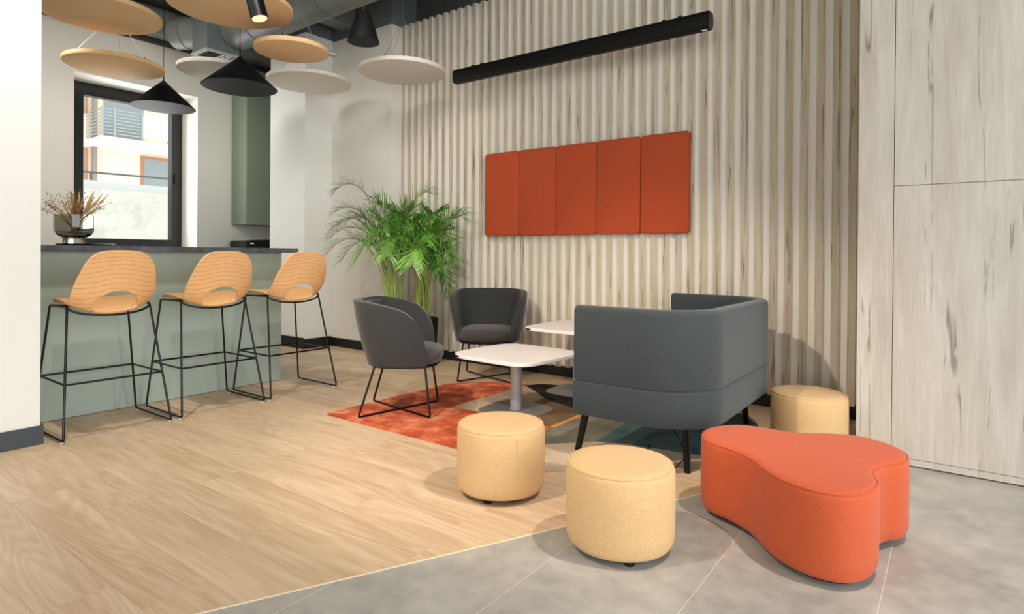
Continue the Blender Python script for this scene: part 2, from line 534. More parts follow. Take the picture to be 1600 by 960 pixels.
def catmull_closed(P, sub=6):
    out = []
    n = len(P)
    for i in range(n):
        p0, p1, p2, p3 = P[i - 1], P[i], P[(i + 1) % n], P[(i + 2) % n]
        for s in range(sub):
            t = s / sub
            out.append(tuple(0.5 * ((2 * p1[k]) + (-p0[k] + p2[k]) * t + (2 * p0[k] - 5 * p1[k] + 4 * p2[k] - p3[k]) * t * t + (-p0[k] + 3 * p1[k] - 3 * p2[k] + p3[k]) * t ** 3) for k in range(2)))
    return out


def offset_poly(P, d):
    n = len(P); out = []
    for i in range(n):
        a = Vector(P[i - 1]); b = Vector(P[(i + 1) % n])
        t = (b - a).normalized()
        nrm = Vector((t.y, -t.x))
        out.append((P[i][0] - nrm.x * d, P[i][1] - nrm.y * d))
    return out


def interp(tab, t):
    """smooth interpolation in a table of (t, a, b, ...)"""
    if t <= tab[0][0]:
        return tab[0][1:]
    for i in range(len(tab) - 1):
        if t <= tab[i + 1][0]:
            t1, t2 = tab[i][0], tab[i + 1][0]
            f = (t - t1) / (t2 - t1)
            p1, p2 = tab[i][1:], tab[i + 1][1:]
            p0 = tab[i - 1][1:] if i > 0 else p1
            p3 = tab[i + 2][1:] if i + 2 < len(tab) else p2
            return tuple(0.5 * ((2 * b) + (-a + c) * f + (2 * a - 5 * b + 4 * c - d) * f * f + (-a + 3 * b - 3 * c + d) * f ** 3) for a, b, c, d in zip(p0, p1, p2, p3))
    return tab[-1][1:]


def empty(name, loc=(0, 0, 0), rz=0.0):
    o = bpy.data.objects.new(name, None)
    o.empty_display_size = 0.1
    COL.objects.link(o)
    o.location = loc; o.rotation_euler = (0, 0, rz)
    return o


def tag(o, label, cat, group=None):
    o['label'] = label; o['category'] = cat
    if group:
        o['group'] = group
    return o


def struct(o, label=None, cat=None):
    o['kind'] = 'structure'
    if label:
        o['label'] = label
    if cat:
        o['category'] = cat
    return o


def copy_tree(src, label, loc, rz):
    r = src.copy(); COL.objects.link(r)
    r.location = loc; r.rotation_euler = (0, 0, rz); r['label'] = label
    for ch in [c for c in bpy.data.objects if c.parent == src]:
        c = ch.copy(); COL.objects.link(c); c.parent = r
        for g in [d for d in bpy.data.objects if d.parent == ch]:
            d = g.copy(); COL.objects.link(d); d.parent = c
    return r


def clip(poly, a, b, c):
    """keep a*x+b*y <= c"""
    out = []
    n = len(poly)
    for i in range(n):
        p, q = poly[i], poly[(i + 1) % n]
        dp = a * p[0] + b * p[1] - c; dq = a * q[0] + b * q[1] - c
        if dp <= 0:
            out.append(p)
        if (dp < 0 < dq) or (dq < 0 < dp):
            t = dp / (dp - dq)
            out.append((p[0] + (q[0] - p[0]) * t, p[1] + (q[1] - p[1]) * t))
    return out


def parea(p):
    return abs(sum(p[i][0] * p[(i + 1) % len(p)][1] - p[(i + 1) % len(p)][0] * p[i][1] for i in range(len(p)))) / 2


# ================================================================== THE SETTING
# ---- floor: oak planks on one side of an oblique joint, grey tiles on the other
LA, LB = (-1.81, 0.893), (-0.425, 3.713)
dx, dy = LB[0] - LA[0], LB[1] - LA[1]
ln = math.hypot(dx, dy)
na, nb = dy / ln, -dx / ln            # points to the tile side
nc = na * LA[0] + nb * LA[1]
floor = struct(box('floor', -8.3, 4.6, -4.6, 5.6, -0.12, -0.008, 'dark_joint'), 'light oak plank floor meeting grey tiles along an oblique joint', 'floor')
PW, PL = 0.2, 1.28
row = 0
y = -0.2
while y < 4.75:
    x = -7.9 - random.random() * PL
    while x < 0.4:
        p = [(x + .0003, y + .0003), (x + PL - .0003, y + .0003), (x + PL - .0003, y + PW - .0003), (x + .0003, y + PW - .0003)]
        p = clip(p, na, nb, nc - 0.004)
        p = clip(p, -1, 0, 7.69)
        if len(p) > 2 and parea(p) > 1e-4:
            prism('plank', p, -0.008, 0.0, 'oak_floor', floor)
        x += PL
    y += PW
    row += 1
TW, TL = 0.4835, 0.967
for i in range(-5, 13):
    for j in range(-3, 6):
        x = -1.632 + i * TW; yy = -0.21 + j * TL + (0.3 if i % 2 else 0)
        p = [(x + .0009, yy + .0001), (x + TW - .0009, yy + .0001), (x + TW - .0009, yy + TL - .0001), (x + .0009, yy + TL - .0001)]
        p = clip(p, -na, -nb, -nc - 0.004)
        p = clip(p, 0, 1, 3.74)
        if len(p) > 2 and parea(p) > 1e-4:
            prism('tile', p, -0.008, 0.0, 'grey_tile', floor)
# pale bed that shows in the tile joints
p = clip([(-6, -4.6), (4.6, -4.6), (4.6, 3.74), (-6, 3.74)], -na, -nb, -nc - 0.004)
prism('grout', p, -0.0079, -0.0004, 'pale_grout', floor)
ux, uy = dx / ln, dy / ln
prism('trim_1', [(LA[0] - ux * 1.5 - na * .004, LA[1] - uy * 1.5 - nb * .004), (LA[0] - ux * 1.5 + na * .004, LA[1] - uy * 1.5 + nb * .004),
                 (LB[0] + na * .004, LB[1] + nb * .004), (LB[0] - na * .004, LB[1] - nb * .004)], -0.008, 0.001, 'brass_strip')
struct(bpy.data.objects['trim_1'], 'thin pale metal strip between oak planks and grey tiles', 'trim')

# ---- slat wall
sw = struct(box('wall_slatted', -4.86, -0.43, 4.59, 4.75, 0.09, 3.55, 'slat_backing'), 'wall of vertical pale oak slats behind the lounge', 'wall')
me0 = None
k = 0
x = -4.834
while x < -0.47:
    if me0 is None:
        V, F = box_vf(-0.0235, 0.0235, -0.032, 0.0, 0.085, 3.552)
        o = mk('slat', V, F, 'oak_slat', sw, loc=(x, 4.59, 0))
        me0 = o.data
        me0.materials.append(MATS['slat_backing'])
        for pg in me0.polygons:
            if abs(pg.normal.x) > 0.9:
                pg.material_index = 1  # pale side faces: their lit look is put into the colour
    else:
        o = link('slat', me0, None, sw, (x, 4.59, 0))
    x += 0.0995
struct(box('baseboard_slatted', -4.86, -0.43, 4.565, 4.75, 0.0, 0.088, 'black_trim'), 'black recessed baseboard under the slat wall', 'baseboard')

# ---- wood clad storage wall on the right
wr = struct(box('wall_right', -0.417, 4.5, 3.735, 4.75, 0.0, 3.95, 'dark_joint'), 'wall of pale cracked oak laminate panels beside the slats', 'wall')
for (a, b_, c, d) in ((-0.425, -0.2645, 0.043, 3.95), (-0.2615, 1.2, 1.4515, 3.95), (-0.2615, 1.2, 0.043, 1.4485), (1.203, 2.8, 0.043, 1.4485), (1.203, 2.8, 1.4515, 3.95), (2.803, 4.5, 0.043, 3.95)):
    box('panel', a, b_, 3.713, 3.735, c, d, 'pale_laminate', wr)
box('end_panel', -0.425, -0.417, 3.735, 4.55, 0.0, 3.95, 'pale_laminate', wr)
box('plinth', -0.425, 4.5, 3.715, 3.735, 0.007, 0.04, 'pale_laminate', wr)

# ---- left wall end in the foreground
struct(box('wall_left', -4.4, -4.11, -4.5, 1.147, 0.0, 3.95, 'wall_white'), 'white wall end at the left edge of the room', 'wall')
struct(box('baseboard_left', -4.41, -4.098, -4.5, 1.16, 0.0, 0.105, 'slate_trim'), 'dark slate baseboard on the white wall end', 'baseboard')
# ---- column, niche wall and pillar
struct(box('wall_column', -6.55, -5.87, 4.05, 5.3, 0.0, 3.548, 'wall_white'), 'white square column between kitchen and palm', 'wall')
struct(box('wall_back', -5.87, -4.862, 4.41, 5.3, 0.0, 3.53, 'wall_paint'), 'cream wall between the column and the slats', 'wall')
V, F = box_vf(-6.56, -5.858, 4.038, 4.05, 0, 0.125)
box_vf(-5.87, -5.858, 4.05, 4.41, 0, 0.11, V, F)
box_vf(-5.858, -4.86, 4.398, 4.41, 0, 0.1, V, F)
struct(mk('baseboard_back', V, F, 'black_trim'), 'black baseboard round the column and the cream wall', 'baseboard')
struct(box('wall_column_upper', -6.52, -5.9, 4.08, 5.3, 3.548, 3.95, 'beam_grey'), 'dark grey top of the white column', 'wall')
struct(box('wall_back_upper', -5.9, -4.872, 4.42, 4.78, 3.53, 3.95, 'beam_grey'), 'dark grey band above the cream wall', 'wall')
struct(box('wall_slatted_upper', -4.872, 4.5, 4.78, 4.9, 3.5, 3.95, 'ceiling_grey'), 'dark wall band above the slats', 'wall')
# ---- kitchen: window wall with opening
XW = -7.7
V, F = box_vf(-8.25, XW, -2.0, 2.44, 0, 3.55)
box_vf(-8.25, XW, 3.76, 5.4, 0, 3.55, V, F)
box_vf(-8.25, XW, 2.44, 3.76, 0, 1.13, V, F)
box_vf(-8.25, XW, 2.44, 3.76, 3.03, 3.55, V, F)
struct(mk('wall_window', V, F, 'wall_paint'), 'cream kitchen wall with the tall black window', 'wall')
struct(box('wall_window_upper', -8.25, -7.71, -2.0, 5.4, 3.55, 3.95, 'ceiling_grey'), 'dark band above the kitchen window wall', 'wall')
struct(box('wall_kitchen_end', -8.25, -6.5, 5.3, 5.4, 0, 3.95, 'wall_paint'), 'end wall of the kitchen behind the column', 'wall')
struct(box('wall_kitchen_front', -8.25, -4.4, -2.1, -2.0, 0, 3.95, 'wall_white'), 'kitchen wall behind the white wall end', 'wall')
struct(box('wall_rear', -4.11, 4.5, -4.6, -4.5, 0, 3.95, 'wall_white'), 'white wall behind the camera', 'wall')
struct(box('ceiling', -8.3, 4.6, -4.6, 5.5, 3.95, 4.1, 'ceiling_grey'), 'exposed dark grey ceiling slab', 'ceiling')

# ---- window
win = empty('window_1', (-8.15, 3.1, 1.13)); struct(win, 'tall black framed kitchen window looking onto a cream house', 'window')
def wpart(name, x0, x1, y0, y1, z0, z1, mat):
    return box(name, x0 + 8.15, x1 + 8.15, y0 - 3.1, y1 - 3.1, z0 - 1.13, z1 - 1.13, mat, win)
wpart('window_frame', -8.2, -8.1, 2.45, 3.755, 1.135, 1.232, 'window_black')
wpart('window_frame', -8.2, -8.1, 2.45, 3.755, 2.885, 3.028, 'window_black')
wpart('window_frame', -8.2, -8.1, 2.45, 2.66, 1.232, 2.885, 'window_black')
wpart('window_frame', -8.2, -8.1, 3.63, 3.755, 1.232, 2.885, 'window_black')
wpart('pane', -8.158, -8.150, 2.66, 3.63, 1.232, 2.885, 'window_glass')
wpart('window_handle', -8.1, -8.07, 3.66, 3.68, 1.95, 2.08, 'window_black')

# ================================================================== OUTSIDE
con = tag(box('concrete_wall', -10.7, -10.5, 0.5, 8.5, -0.5, 2.03, 'concrete'), 'low bare concrete retaining wall outside the window', 'wall')
tag(box('parapet', -11.4, -11.0, 0.5, 9, -0.5, 2.2, 'facade_white'), 'white parapet behind the concrete wall outside', 'parapet')
rl = empty('street_railing', (-11.6, 4.0, 0)); tag(rl, 'thin dark metal railing behind the white parapet', 'railing')
tube('rail_bar', [(0, -3, 2.36), (0, 4, 2.45)], 0.018, 'rail_dark', rl)
for yy in (-2.5, -0.08, 2.4):
    tube('rail_post', [(0, yy, -0.5), (0, yy, 2.38)], 0.018, 'rail_dark', rl)
K = 26 / 17.0
def kz(z):
    return 1.08 + (z - 1.08) * K
hs = empty('house', (-26, 10, -1)); tag(hs, 'cream house with balcony and brown framed windows across the street', 'building')
def hpart(name, x0, x1, y0, y1, z0, z1, mat, par=None):
    q = hs if par is None else par
    return box(name, x0 + 26, x1 + 26, y0 - 10, y1 - 10, z0 + 1, z1 + 1, mat, q)
hpart('facade', -30, -26, 2, 20, -1, 14, 'facade_cream')
def hwin(y0, y1, z0, z1):
    f = hpart('house_window', -26, -25.93, y0 * K, y1 * K, kz(z0), kz(z1), 'brown_frame')
    hpart('pane', -25.93, -25.92, y0 * K + .1, y1 * K - .1, kz(z0) + .1, kz(z1) - .1, 'far_pane', f)
hwin(6.85, 7.6, 2.6, 3.56); hwin(5.1, 5.66, 2.6, 3.58); hwin(5.1, 5.66, 4.43, 5.4)
V, F = tube_vf([(.12, 5.79 * K - 10, 0), (.12, 5.79 * K - 10, 14)], 0.09, 10)
mk('downpipe', V, F, 'downpipe_grey', hs, smooth=True)
KB = 24.5 / 16.0
def kb(z):
    return 1.08 + (z - 1.08) * KB
hpart('balcony_slab', -26, -24.5, 5.62 * KB, 12.5, kb(3.62), kb(3.78), 'facade_white')
for zz in (3.86, 3.94, 4.02, 4.10, 4.18, 4.26, 4.34, 4.42):
    z = kb(zz)
    V, F = box_vf(1.5 - .02, 1.5, 5.62 * KB - 10, 6.5 * KB - 10, z - .02 + 1, z + .02 + 1)
    box_vf(.0, 1.5, 5.62 * KB - 10, 5.62 * KB - 9.98, z - .02 + 1, z + .02 + 1, V, F)
    mk('balcony_bar', V, F, 'rail_grey', hs)
for yy in (5.63, 5.88, 6.48, 7.1):
    hpart('balcony_post', -24.55, -24.47, yy * KB - .03, yy * KB + .03, kb(3.78), kb(4.46), 'rail_grey')
hpart('balcony_screen', -24.53, -24.5, 6.5 * KB, 12.5, kb(3.86), kb(4.38), 'facade_white')
hpart('balcony_door', -26, -25.95, 6.0 * KB, 6.9 * KB, kb(3.78), kb(5.2), 'far_pane')

# ================================================================== CEILING SERVICES
def duct(label, path, r, rings=()):
    t = empty('ventilation_duct', path[0]); tag(t, label, 'duct', None)
    o0 = Vector(path[0])
    tube('duct_body', [Vector(p) - o0 for p in path], r, 'duct_grey', t, 28)
    a = Vector(path[0]); b = Vector(path[-1])
    for f in rings:
        c = a.lerp(b, f) - o0; d = (b - a).normalized() * 0.02
        tube('duct_collar', [c - d, c + d], r * 1.04, 'duct_grey', t, 28)
    return t
duct('grey round duct running from the plenum box towards the slats', [(-6.42, 3.56, 3.52), (-3.0, 3.62, 3.58)], 0.2, (0.12, 0.45))
duct('grey round duct end left of the plenum box', [(-7.14, 3.25, 3.55), (-6.765, 3.42, 3.55)], 0.17, (0.3,))
duct('grey duct running along the top of the kitchen window wall', [(-7.5, -1.9, 3.74), (-7.5, 5.2, 3.74)], 0.17, (0.4, 0.62, 0.8))
duct('wide grey duct passing in front of the white column top', [(-5.4, 3.98, 3.79), (-3.2, 4.02, 3.8)], 0.135, (0.02, 0.5))
tag(box('ceiling_beam', -5.68, -5.45, 3.2, 4.4, 3.62, 3.95, 'beam_grey'), 'grey boxed beam above the white column corner', 'beam')
pl = empty('air_plenum', (-6.6, 3.42, 3.25)); tag(pl, 'grey sheet metal ventilation box with slatted outlet above the bar', 'vent')
box('plenum_box', -0.16, 0.16, -0.18, 0.18, 0.01, 0.55, 'beam_grey', pl)
V, F = [], []
for (a, b_, c, d) in ((-0.17, 0.17, -0.19, -0.15), (-0.17, 0.17, 0.15, 0.19), (-0.17, -0.13, -0.15, 0.15), (0.13, 0.17, -0.15, 0.15)):
    box_vf(a, b_, c, d, -0.01, 0.01, V, F)
mk('outlet_frame', V, F, 'grey_metal', pl)
box('outlet_throat', -0.13, 0.13, -0.15, 0.15, 0.0, 0.012, 'matte_black', pl)
for i in range(7):
    box('louvre', -0.12, 0.12, -0.135 + i * 0.04, -0.12 + i * 0.04, -0.008, 0.0, 'white_laminate' if i > 3 else 'matte_black', pl)
wp = tag(tube('water_pipe', [(-5.8, 4.2, 3.38), (-5.8, 4.395, 3.38)], 0.022, 'wall_white'), 'short white pipe on the column below the grey beam', 'pipe')

# ================================================================== BAR
bar = empty('bar_counter', (-4.95, 2.1, 0)); tag(bar, 'sage green bar counter with dark stone top', 'bar')
def bpart(name, x0, x1, y0, y1, z0, z1, mat, bevel=0):
    return box(name, x0 + 4.95, x1 + 4.95, y0 - 2.1, y1 - 2.1, z0, z1, mat, bar, bevel)
bpart('front_panel', -4.63, -4.606, 0.9, 2.957, 0.004, 1.08, 'green_panel')
bpart('body', -5.25, -4.63, 0.9, 2.935, 0.0, 1.08, 'green_panel')
bpart('end_panel', -5.25, -4.63, 2.935, 2.957, 0.004, 1.08, 'green_panel')
bpart('worktop', -5.3, -4.52, 0.85, 3.06, 1.08, 1.117, 'stone_top', 0.002)

kc = empty('kitchen_counter', (-7.4, 3.6, 0)); tag(kc, 'low kitchen counter under the window behind the bar', 'counter')
box('body', -0.29, 0.25, -1.5, 1.65, 0.0, 0.9, 'green_cabinet', kc)
box('worktop', -0.29, 0.29, -1.5, 1.65, 0.9, 0.93, 'stone_top', kc)
wc = empty('wall_cabinet', (-7.52, 4.7, 1.44)); tag(wc, 'tall sage green wall cabinet left of the white column', 'cabinet')
box('body', -0.17, 0.17, -0.5, 0.55, 0.0, 2.0, 'green_cabinet', wc)
box('door', 0.172, 0.19, -0.498, 0.02, 0.0, 2.0, 'green_cabinet', wc)
box('door', 0.172, 0.19, 0.024, 0.548, 0.0, 2.0, 'green_cabinet', wc)
cm = empty('kitchen_appliance', (-7.0, 4.1, 0.93)); tag(cm, 'black kitchen appliance on the counter beside the column', 'appliance')
cm.location = (-7.35, 4.3, 0.93)
box('body', -0.2, 0.2, -0.2, 0.35, 0, 0.30, 'matte_black', cm, 0.02)
box('lid', -0.17, 0.19, 0.06, 0.34, 0.30, 0.315, 'black_metal', cm, 0.004)
box('badge', 0.2, 0.203, -0.15, -0.10, 0.255, 0.27, 'white_laminate', cm)
box('tray', 0.2, 0.26, 0.1, 0.3, 0.2, 0.215, 'black_metal', cm)

# vase with dried flowers on the bar, over a flat black tray
VX, VY = -4.9, 1.556
tr = tag(lathe('serving_tray', [(0.0, 0.0), (0.16, 0.0), (0.175, 0.012), (0.17, 0.014), (0.155, 0.006), (0.0, 0.006)], 'black_metal', loc=(VX, VY + 0.07, 1.117)), 'flat black tray on the bar under the smoked glass vase', 'tray')
vz = 1.123
va = tag(lathe('glass_vase', [(0.0, 0.0), (0.062, 0.0), (0.066, 0.006), (0.064, 0.04), (0.07, 0.052), (0.095, 0.066), (0.112, 0.09), (0.116, 0.12), (0.116, 0.205), (0.112, 0.205), (0.112, 0.12), (0.108, 0.094), (0.092, 0.072), (0.06, 0.062), (0.0, 0.06)], 'smoked_glass', loc=(VX, VY, vz)), 'round smoked glass vase holding dried flowers on the bar', 'vase')
bq = empty('dried_bouquet', (VX, VY, vz + 0.065)); tag(bq, 'bunch of dried straw coloured flowers in the smoked vase', 'flowers')
for i in range(56):
    a = random.uniform(0, 2 * math.pi); sp = random.uniform(0.05, 1.0) ** 0.6
    h = random.uniform(0.22, 0.33) - 0.05 * sp
    r1 = 0.085 * sp; r2 = 0.22 * sp
    b0 = Vector((math.cos(a + 2.6) * 0.03, math.sin(a + 2.6) * 0.03, 0.004))
    m1 = Vector((math.cos(a) * r1, math.sin(a) * r1, 0.13)); e1 = Vector((math.cos(a) * r2, math.sin(a) * r2, h))
    V, F = tube_vf([b0, m1, e1], [0.0014, 0.0014, 0.0009], 4)
    d = (e1 - m1).normalized()
    kind = i % 3
    if kind == 0:      # feathery spike
        tube_vf([e1 - d * 0.09, e1 - d * 0.05, e1 + d * 0.03], [0.003, 0.008, 0.001], 5, V, F)
    else:              # sprays of small seed pods
        for j in range(9):
            q = e1 - d * random.uniform(0, 0.1) + Vector((random.uniform(-.022, .022), random.uniform(-.022, .022), random.uniform(-.01, .02)))
            tube_vf([q - Vector((0, 0, .004)), q, q + Vector((0, 0, .004))], [0.001, 0.0042, 0.001], 5, V, F)
    mk('dried_stem', V, F, ('dry_straw', 'dry_seed', 'dry_dark' if i % 2 else 'dry_seed')[kind], bq)

# ================================================================== BAR STOOLS
def make_stool(label):
    t = empty('bar_stool'); tag(t, label, 'bar stool', 'tan bar stools along the counter')
    # centre line of the shell (x back positive, z), half width, edge offsets dx, dz
    tab = [(0.00, -0.262, 0.757, 0.165, 0.0, 0.0), (0.03, -0.25, 0.772, 0.188, 0.0, 0.0), (0.14, -0.15, 0.778, 0.21, 0.0, 0.008), (0.27, -0.02, 0.757, 0.216, 0.0, 0.028),
           (0.36, 0.065, 0.733, 0.218, -0.01, 0.045), (0.43, 0.135, 0.712, 0.22, -0.045, 0.066), (0.50, 0.19, 0.75, 0.222, -0.075, 0.045), (0.57, 0.222, 0.81, 0.224, -0.065, 0.03),
           (0.67, 0.242, 0.89, 0.216, -0.05, 0.012), (0.76, 0.252, 0.955, 0.201, -0.03, 0.0), (0.83, 0.259, 1.005, 0.184, -0.014, 0.0), (0.91, 0.264, 1.05, 0.153, -0.004, 0.0), (0.96, 0.267, 1.075, 0.122, 0.0, -0.003), (1.0, 0.268, 1.088, 0.085, 0.0, -0.004)]
    NS, NT = 60, 90
    sc, tc0, tc1 = 0.56, 0.425, 0.615
    V = []; UV = []
    for j in range(NT + 1):
        tt = j / NT
        cx, cz, w, ex, ez = interp(tab, tt)
        for i in range(NS + 1):
            s = -1 + 2 * i / NS
            V.append((cx + ex * s * s, w * s, cz + ez * s * s)); UV.append((s, tt))

    def inside(s, tt):
        if tt < tc0:
            return False
        if tt < tc0 + 0.04:
            return abs(s) < sc * (0.78 + 5.5 * (tt - tc0))
        q = (tt - tc0 - 0.04) / (tc1 - tc0 - 0.04)
        return q < 1 and abs(s) < sc * math.sqrt(max(0, 1 - q * q))
    F = []
    for j in range(NT):
        for i in range(NS):
            s = -1 + 2 * (i + .5) / NS; tt = (j + .5) / NT
            if inside(s, tt):
                continue
            a = j * (NS + 1) + i
            F.append((a, a + 1, a + NS + 2, a + NS + 1))
    used = sorted({v for f in F for v in f}); mp = {v: n for n, v in enumerate(used)}
    V2 = [V[v] for v in used]; F2 = [tuple(mp[v] for v in f) for f in F]
    me = bpy.data.meshes.new('shell'); me.from_pydata(V2, [], F2)
    ul = me.uv_layers.new(name='UVMap')
    for lp in me.loops:
        s, tt = UV[used[lp.vertex_index]]
        ul.data[lp.index].uv = (s * 0.5, tt)
    me.polygons.foreach_set('use_smooth', [True] * len(me.polygons))
    o = link('shell', me, 'stool_fabric', t)
    # relax the cut edge of the opening
    bm = bmesh.new(); bm.from_mesh(me)
    bv = [v for v in bm.verts if v.is_boundary and abs(v.co.y) < 0.15 and v.co.x > 0.08 and v.co.z < 0.88]
    for _ in range(2):
        new = {}
        for v in bv:
            nb_ = [e.other_vert(v) for e in v.link_edges if e.is_boundary]
            if len(nb_) == 2:
                new[v] = v.co * 0.4 + (nb_[0].co + nb_[1].co) * 0.3
        for v, c in new.items():
            v.co = c
    bm.to_mesh(me); bm.free()
    sd = o.modifiers.new('thick', 'SOLIDIFY'); sd.thickness = 0.02; sd.offset = 0
    ss = o.modifiers.new('soft', 'SUBSURF'); ss.levels = 1; ss.render_levels = 1
    # wire frame
    R = 0.0068
    for sg in (-1, 1):
        rear_t = (0.095, sg * 0.222, 0.752); rear_b = (0.255, sg * 0.287, R + 0.008)
        fr_t = (-0.215, sg * 0.214, 0.748); fr_b = (-0.26, sg * 0.287, R + 0.008)
        def lerp(a, b, f):
            return tuple(a[k] + (b[k] - a[k]) * f for k in range(3))
        tube('leg', fillet([lerp(rear_t, fr_t, .12), rear_t, lerp(rear_t, rear_b, .94), rear_b, lerp(rear_b, fr_b, .12)], 0.03), R, 'black_metal', t)
        tube('leg', fillet([lerp(fr_t, rear_t, .12), fr_t, lerp(fr_t, fr_b, .94), fr_b, lerp(fr_b, rear_b, .12)], 0.03), R, 'black_metal', t)
        tube('runner', [lerp(rear_b, fr_b, .11), lerp(rear_b, fr_b, .89)], R, 'black_metal', t)
        tube('seat_rail', [lerp(rear_t, fr_t, .11), lerp(rear_t, fr_t, .89)], R, 'black_metal', t)
        for f in (0.06, 0.94):
            q = lerp(rear_b, fr_b, f)
            box('glide', q[0] - .012, q[0] + .012, q[1] - .007, q[1] + .007, 0.0, R + 0.004, 'clear_glide', t)
    zf = 0.318
    def onleg(a, b, z):
        f = (z - a[2]) / (b[2] - a[2])
        return tuple(a[k] + (b[k] - a[k]) * f for k in range(3))
    c = [onleg((0.095, s * 0.222, 0.752), (0.255, s * 0.287, 0.015), zf) for s in (-1, 1)] + [onleg((-0.215, s * 0.214, 0.748), (-0.26, s * 0.287, 0.015), zf) for s in (1, -1)]
    for i in range(4):
        tube('footrest_bar', [c[i], c[(i + 1) % 4]], R * 0.95, 'black_metal', t)
    tube('cradle_bar', [(0.095 + 0.05 * math.cos(a) , 0.222 * math.sin(a), 0.752 - 0.055 * math.cos(a)) for a in [math.radians(-90 + 180 * i / 14) for i in range(15)]], R, 'black_metal', t)
    tube('cradle_bar', [(-0.19, 0.214 * math.sin(a), 0.75 - 0.012 * math.cos(a)) for a in [math.radians(-90 + 180 * i / 8) for i in range(9)]], R, 'black_metal', t)
    return t
st = make_stool('tan quilted bar stool nearest the white wall end, largest of three')
st.location = (-4.245, 1.506, 0)
copy_tree(st, 'tan quilted bar stool in the middle of the three', (-4.245, 2.145, 0), 0)
copy_tree(st, 'tan quilted bar stool at the open end of the bar, nearest the palm', (-4.245, 2.77, 0), 0)

# ================================================================== LOUNGE CHAIRS
def make_chair(label):
    t = empty('lounge_chair'); tag(t, label, 'armchair', 'charcoal tub chairs round the low tables')
    A, B = 0.305, 0.335
    NTH, NZ = 64, 12
    TH = math.radians(128)
    V = []; F = []

    def plan(th, sc):
        c, s = math.cos(th), math.sin(th)
        e = 2 / 2.5
        return (-A * sc * math.copysign(abs(c) ** e, c), B * sc * math.copysign(abs(s) ** e, s))

    def top(th):
        return interp([(0, 0.757), (40, 0.757), (62, 0.752), (85, 0.73), (100, 0.69), (112, 0.635), (120, 0.565), (126, 0.47), (128, 0.42)], abs(math.degrees(th)))[0]
    for j in range(NZ + 1):
        f = j / NZ
        for i in range(NTH + 1):
            th = -TH + 2 * TH * i / NTH
            zt = max(top(th), 0.40)
            z = 0.335 + (zt - 0.335) * f
            g = (z - 0.335) / 0.42
            sc = 0.80 + 0.20 * (1 - (1 - min(g, 1)) ** 1.7)
            x, y_ = plan(th, sc)
            V.append((x + 0.035 * (1 - g), y_, z))
    for j in range(NZ):
        for i in range(NTH):
            a = j * (NTH + 1) + i
            F.append((a, a + 1, a + NTH + 2, a + NTH + 1))
    o = mk('shell', V, F, 'charcoal_fabric', t, smooth=True)
    # make normals point outwards so that thickness goes inwards
    bm = bmesh.new(); bm.from_mesh(o.data)
    bm.faces.ensure_lookup_table()
    f0 = bm.faces[NTH // 2]
    if f0.normal.x > 0:
        bmesh.ops.reverse_faces(bm, faces=bm.faces)
    bm.to_mesh(o.data); bm.free()
    sd = o.modifiers.new('thick', 'SOLIDIFY'); sd.thickness = 0.05; sd.offset = -1
    bv = o.modifiers.new('round', 'BEVEL'); bv.width = 0.018; bv.segments = 3; bv.limit_method = 'ANGLE'; bv.angle_limit = math.radians(50)
    # inner back panel between two seams
    V = []; F = []
    n1, n2 = 24, 10
    for j in range(n2 + 1):
        f = j / n2
        z = 0.40 + (0.742 - 0.40) * f
        g = (z - 0.335) / 0.42
        sc = 0.80 + 0.20 * (1 - (1 - min(g, 1)) ** 1.7)
        spread = math.radians(33 + 16 * f ** 1.5)
        for i in range(n1 + 1):
            th = -spread + 2 * spread * i / n1
            x, y_ = plan(th, sc)
            d = 0.052
            k = 1 - d / math.hypot(x, y_)
            V.append((x * k + 0.035 * (1 - g), y_ * k, z))
    for j in range(n2):
        for i in range(n1):
            a = j * (n1 + 1) + i
            F.append((a, a + 1, a + n1 + 2, a + n1 + 1))
    bp = mk('back_panel', V, F, 'charcoal_fabric', t, smooth=True)
    sd = bp.modifiers.new('thick', 'SOLIDIFY'); sd.thickness = 0.012; sd.offset = 0
    # seat cushion
    rings = []
    for (sc, z) in ((0.80, 0.338), (0.93, 0.345), (1.0, 0.375), (1.0, 0.405), (0.95, 0.43), (0.80, 0.443), (0.4, 0.452), (0.05, 0.454)):
        r = []
        for i in range(48):
            a = 2 * math.pi * i / 48
            c, s = math.cos(a), math.sin(a); e = 2 / 2.8
            r.append((0.04 + 0.25 * sc * math.copysign(abs(c) ** e, c), 0.25 * sc * math.copysign(abs(s) ** e, s), z))
        rings.append(r)
    ring_stack('seat_cushion', rings, 'charcoal_seat', t)
    rr = [[(p[0] * .96, p[1] * 1.0, z) for p in rings[1]] for z in (0.322, 0.338)]
    ring_stack('seat_base', rr, 'matte_black', t)
    R = 0.0075
    tops = {(-1, -1): (-0.135, -0.185, 0.335), (-1, 1): (-0.135, 0.185, 0.335), (1, -1): (0.19, -0.185, 0.335), (1, 1): (0.19, 0.185, 0.335)}
    feet = {k_: (0.232 * k_[0], 0.226 * k_[1], R) for k_ in tops}
    for k_ in tops:
        ft = Vector(feet[k_]); tp = Vector(tops[k_]); ce = Vector((0, 0, R))
        tube('leg', fillet([tp, tp.lerp(ft, .9), ft, ft.lerp(ce, .12)], 0.03), R, 'black_metal', t)
        tube('base_bar', [ft.lerp(ce, .11), ce], R, 'black_metal', t)
    return t
ch = make_chair('charcoal tub chair seen from behind, standing on the rust red rug')
ch.location = (-3.049, 2.865, 0.012); ch.rotation_euler = (0, 0, math.radians(37))
copy_tree(ch, 'charcoal tub chair facing the camera in front of the slat wall', (-3.25, 4.075, 0.012), math.radians(-59))

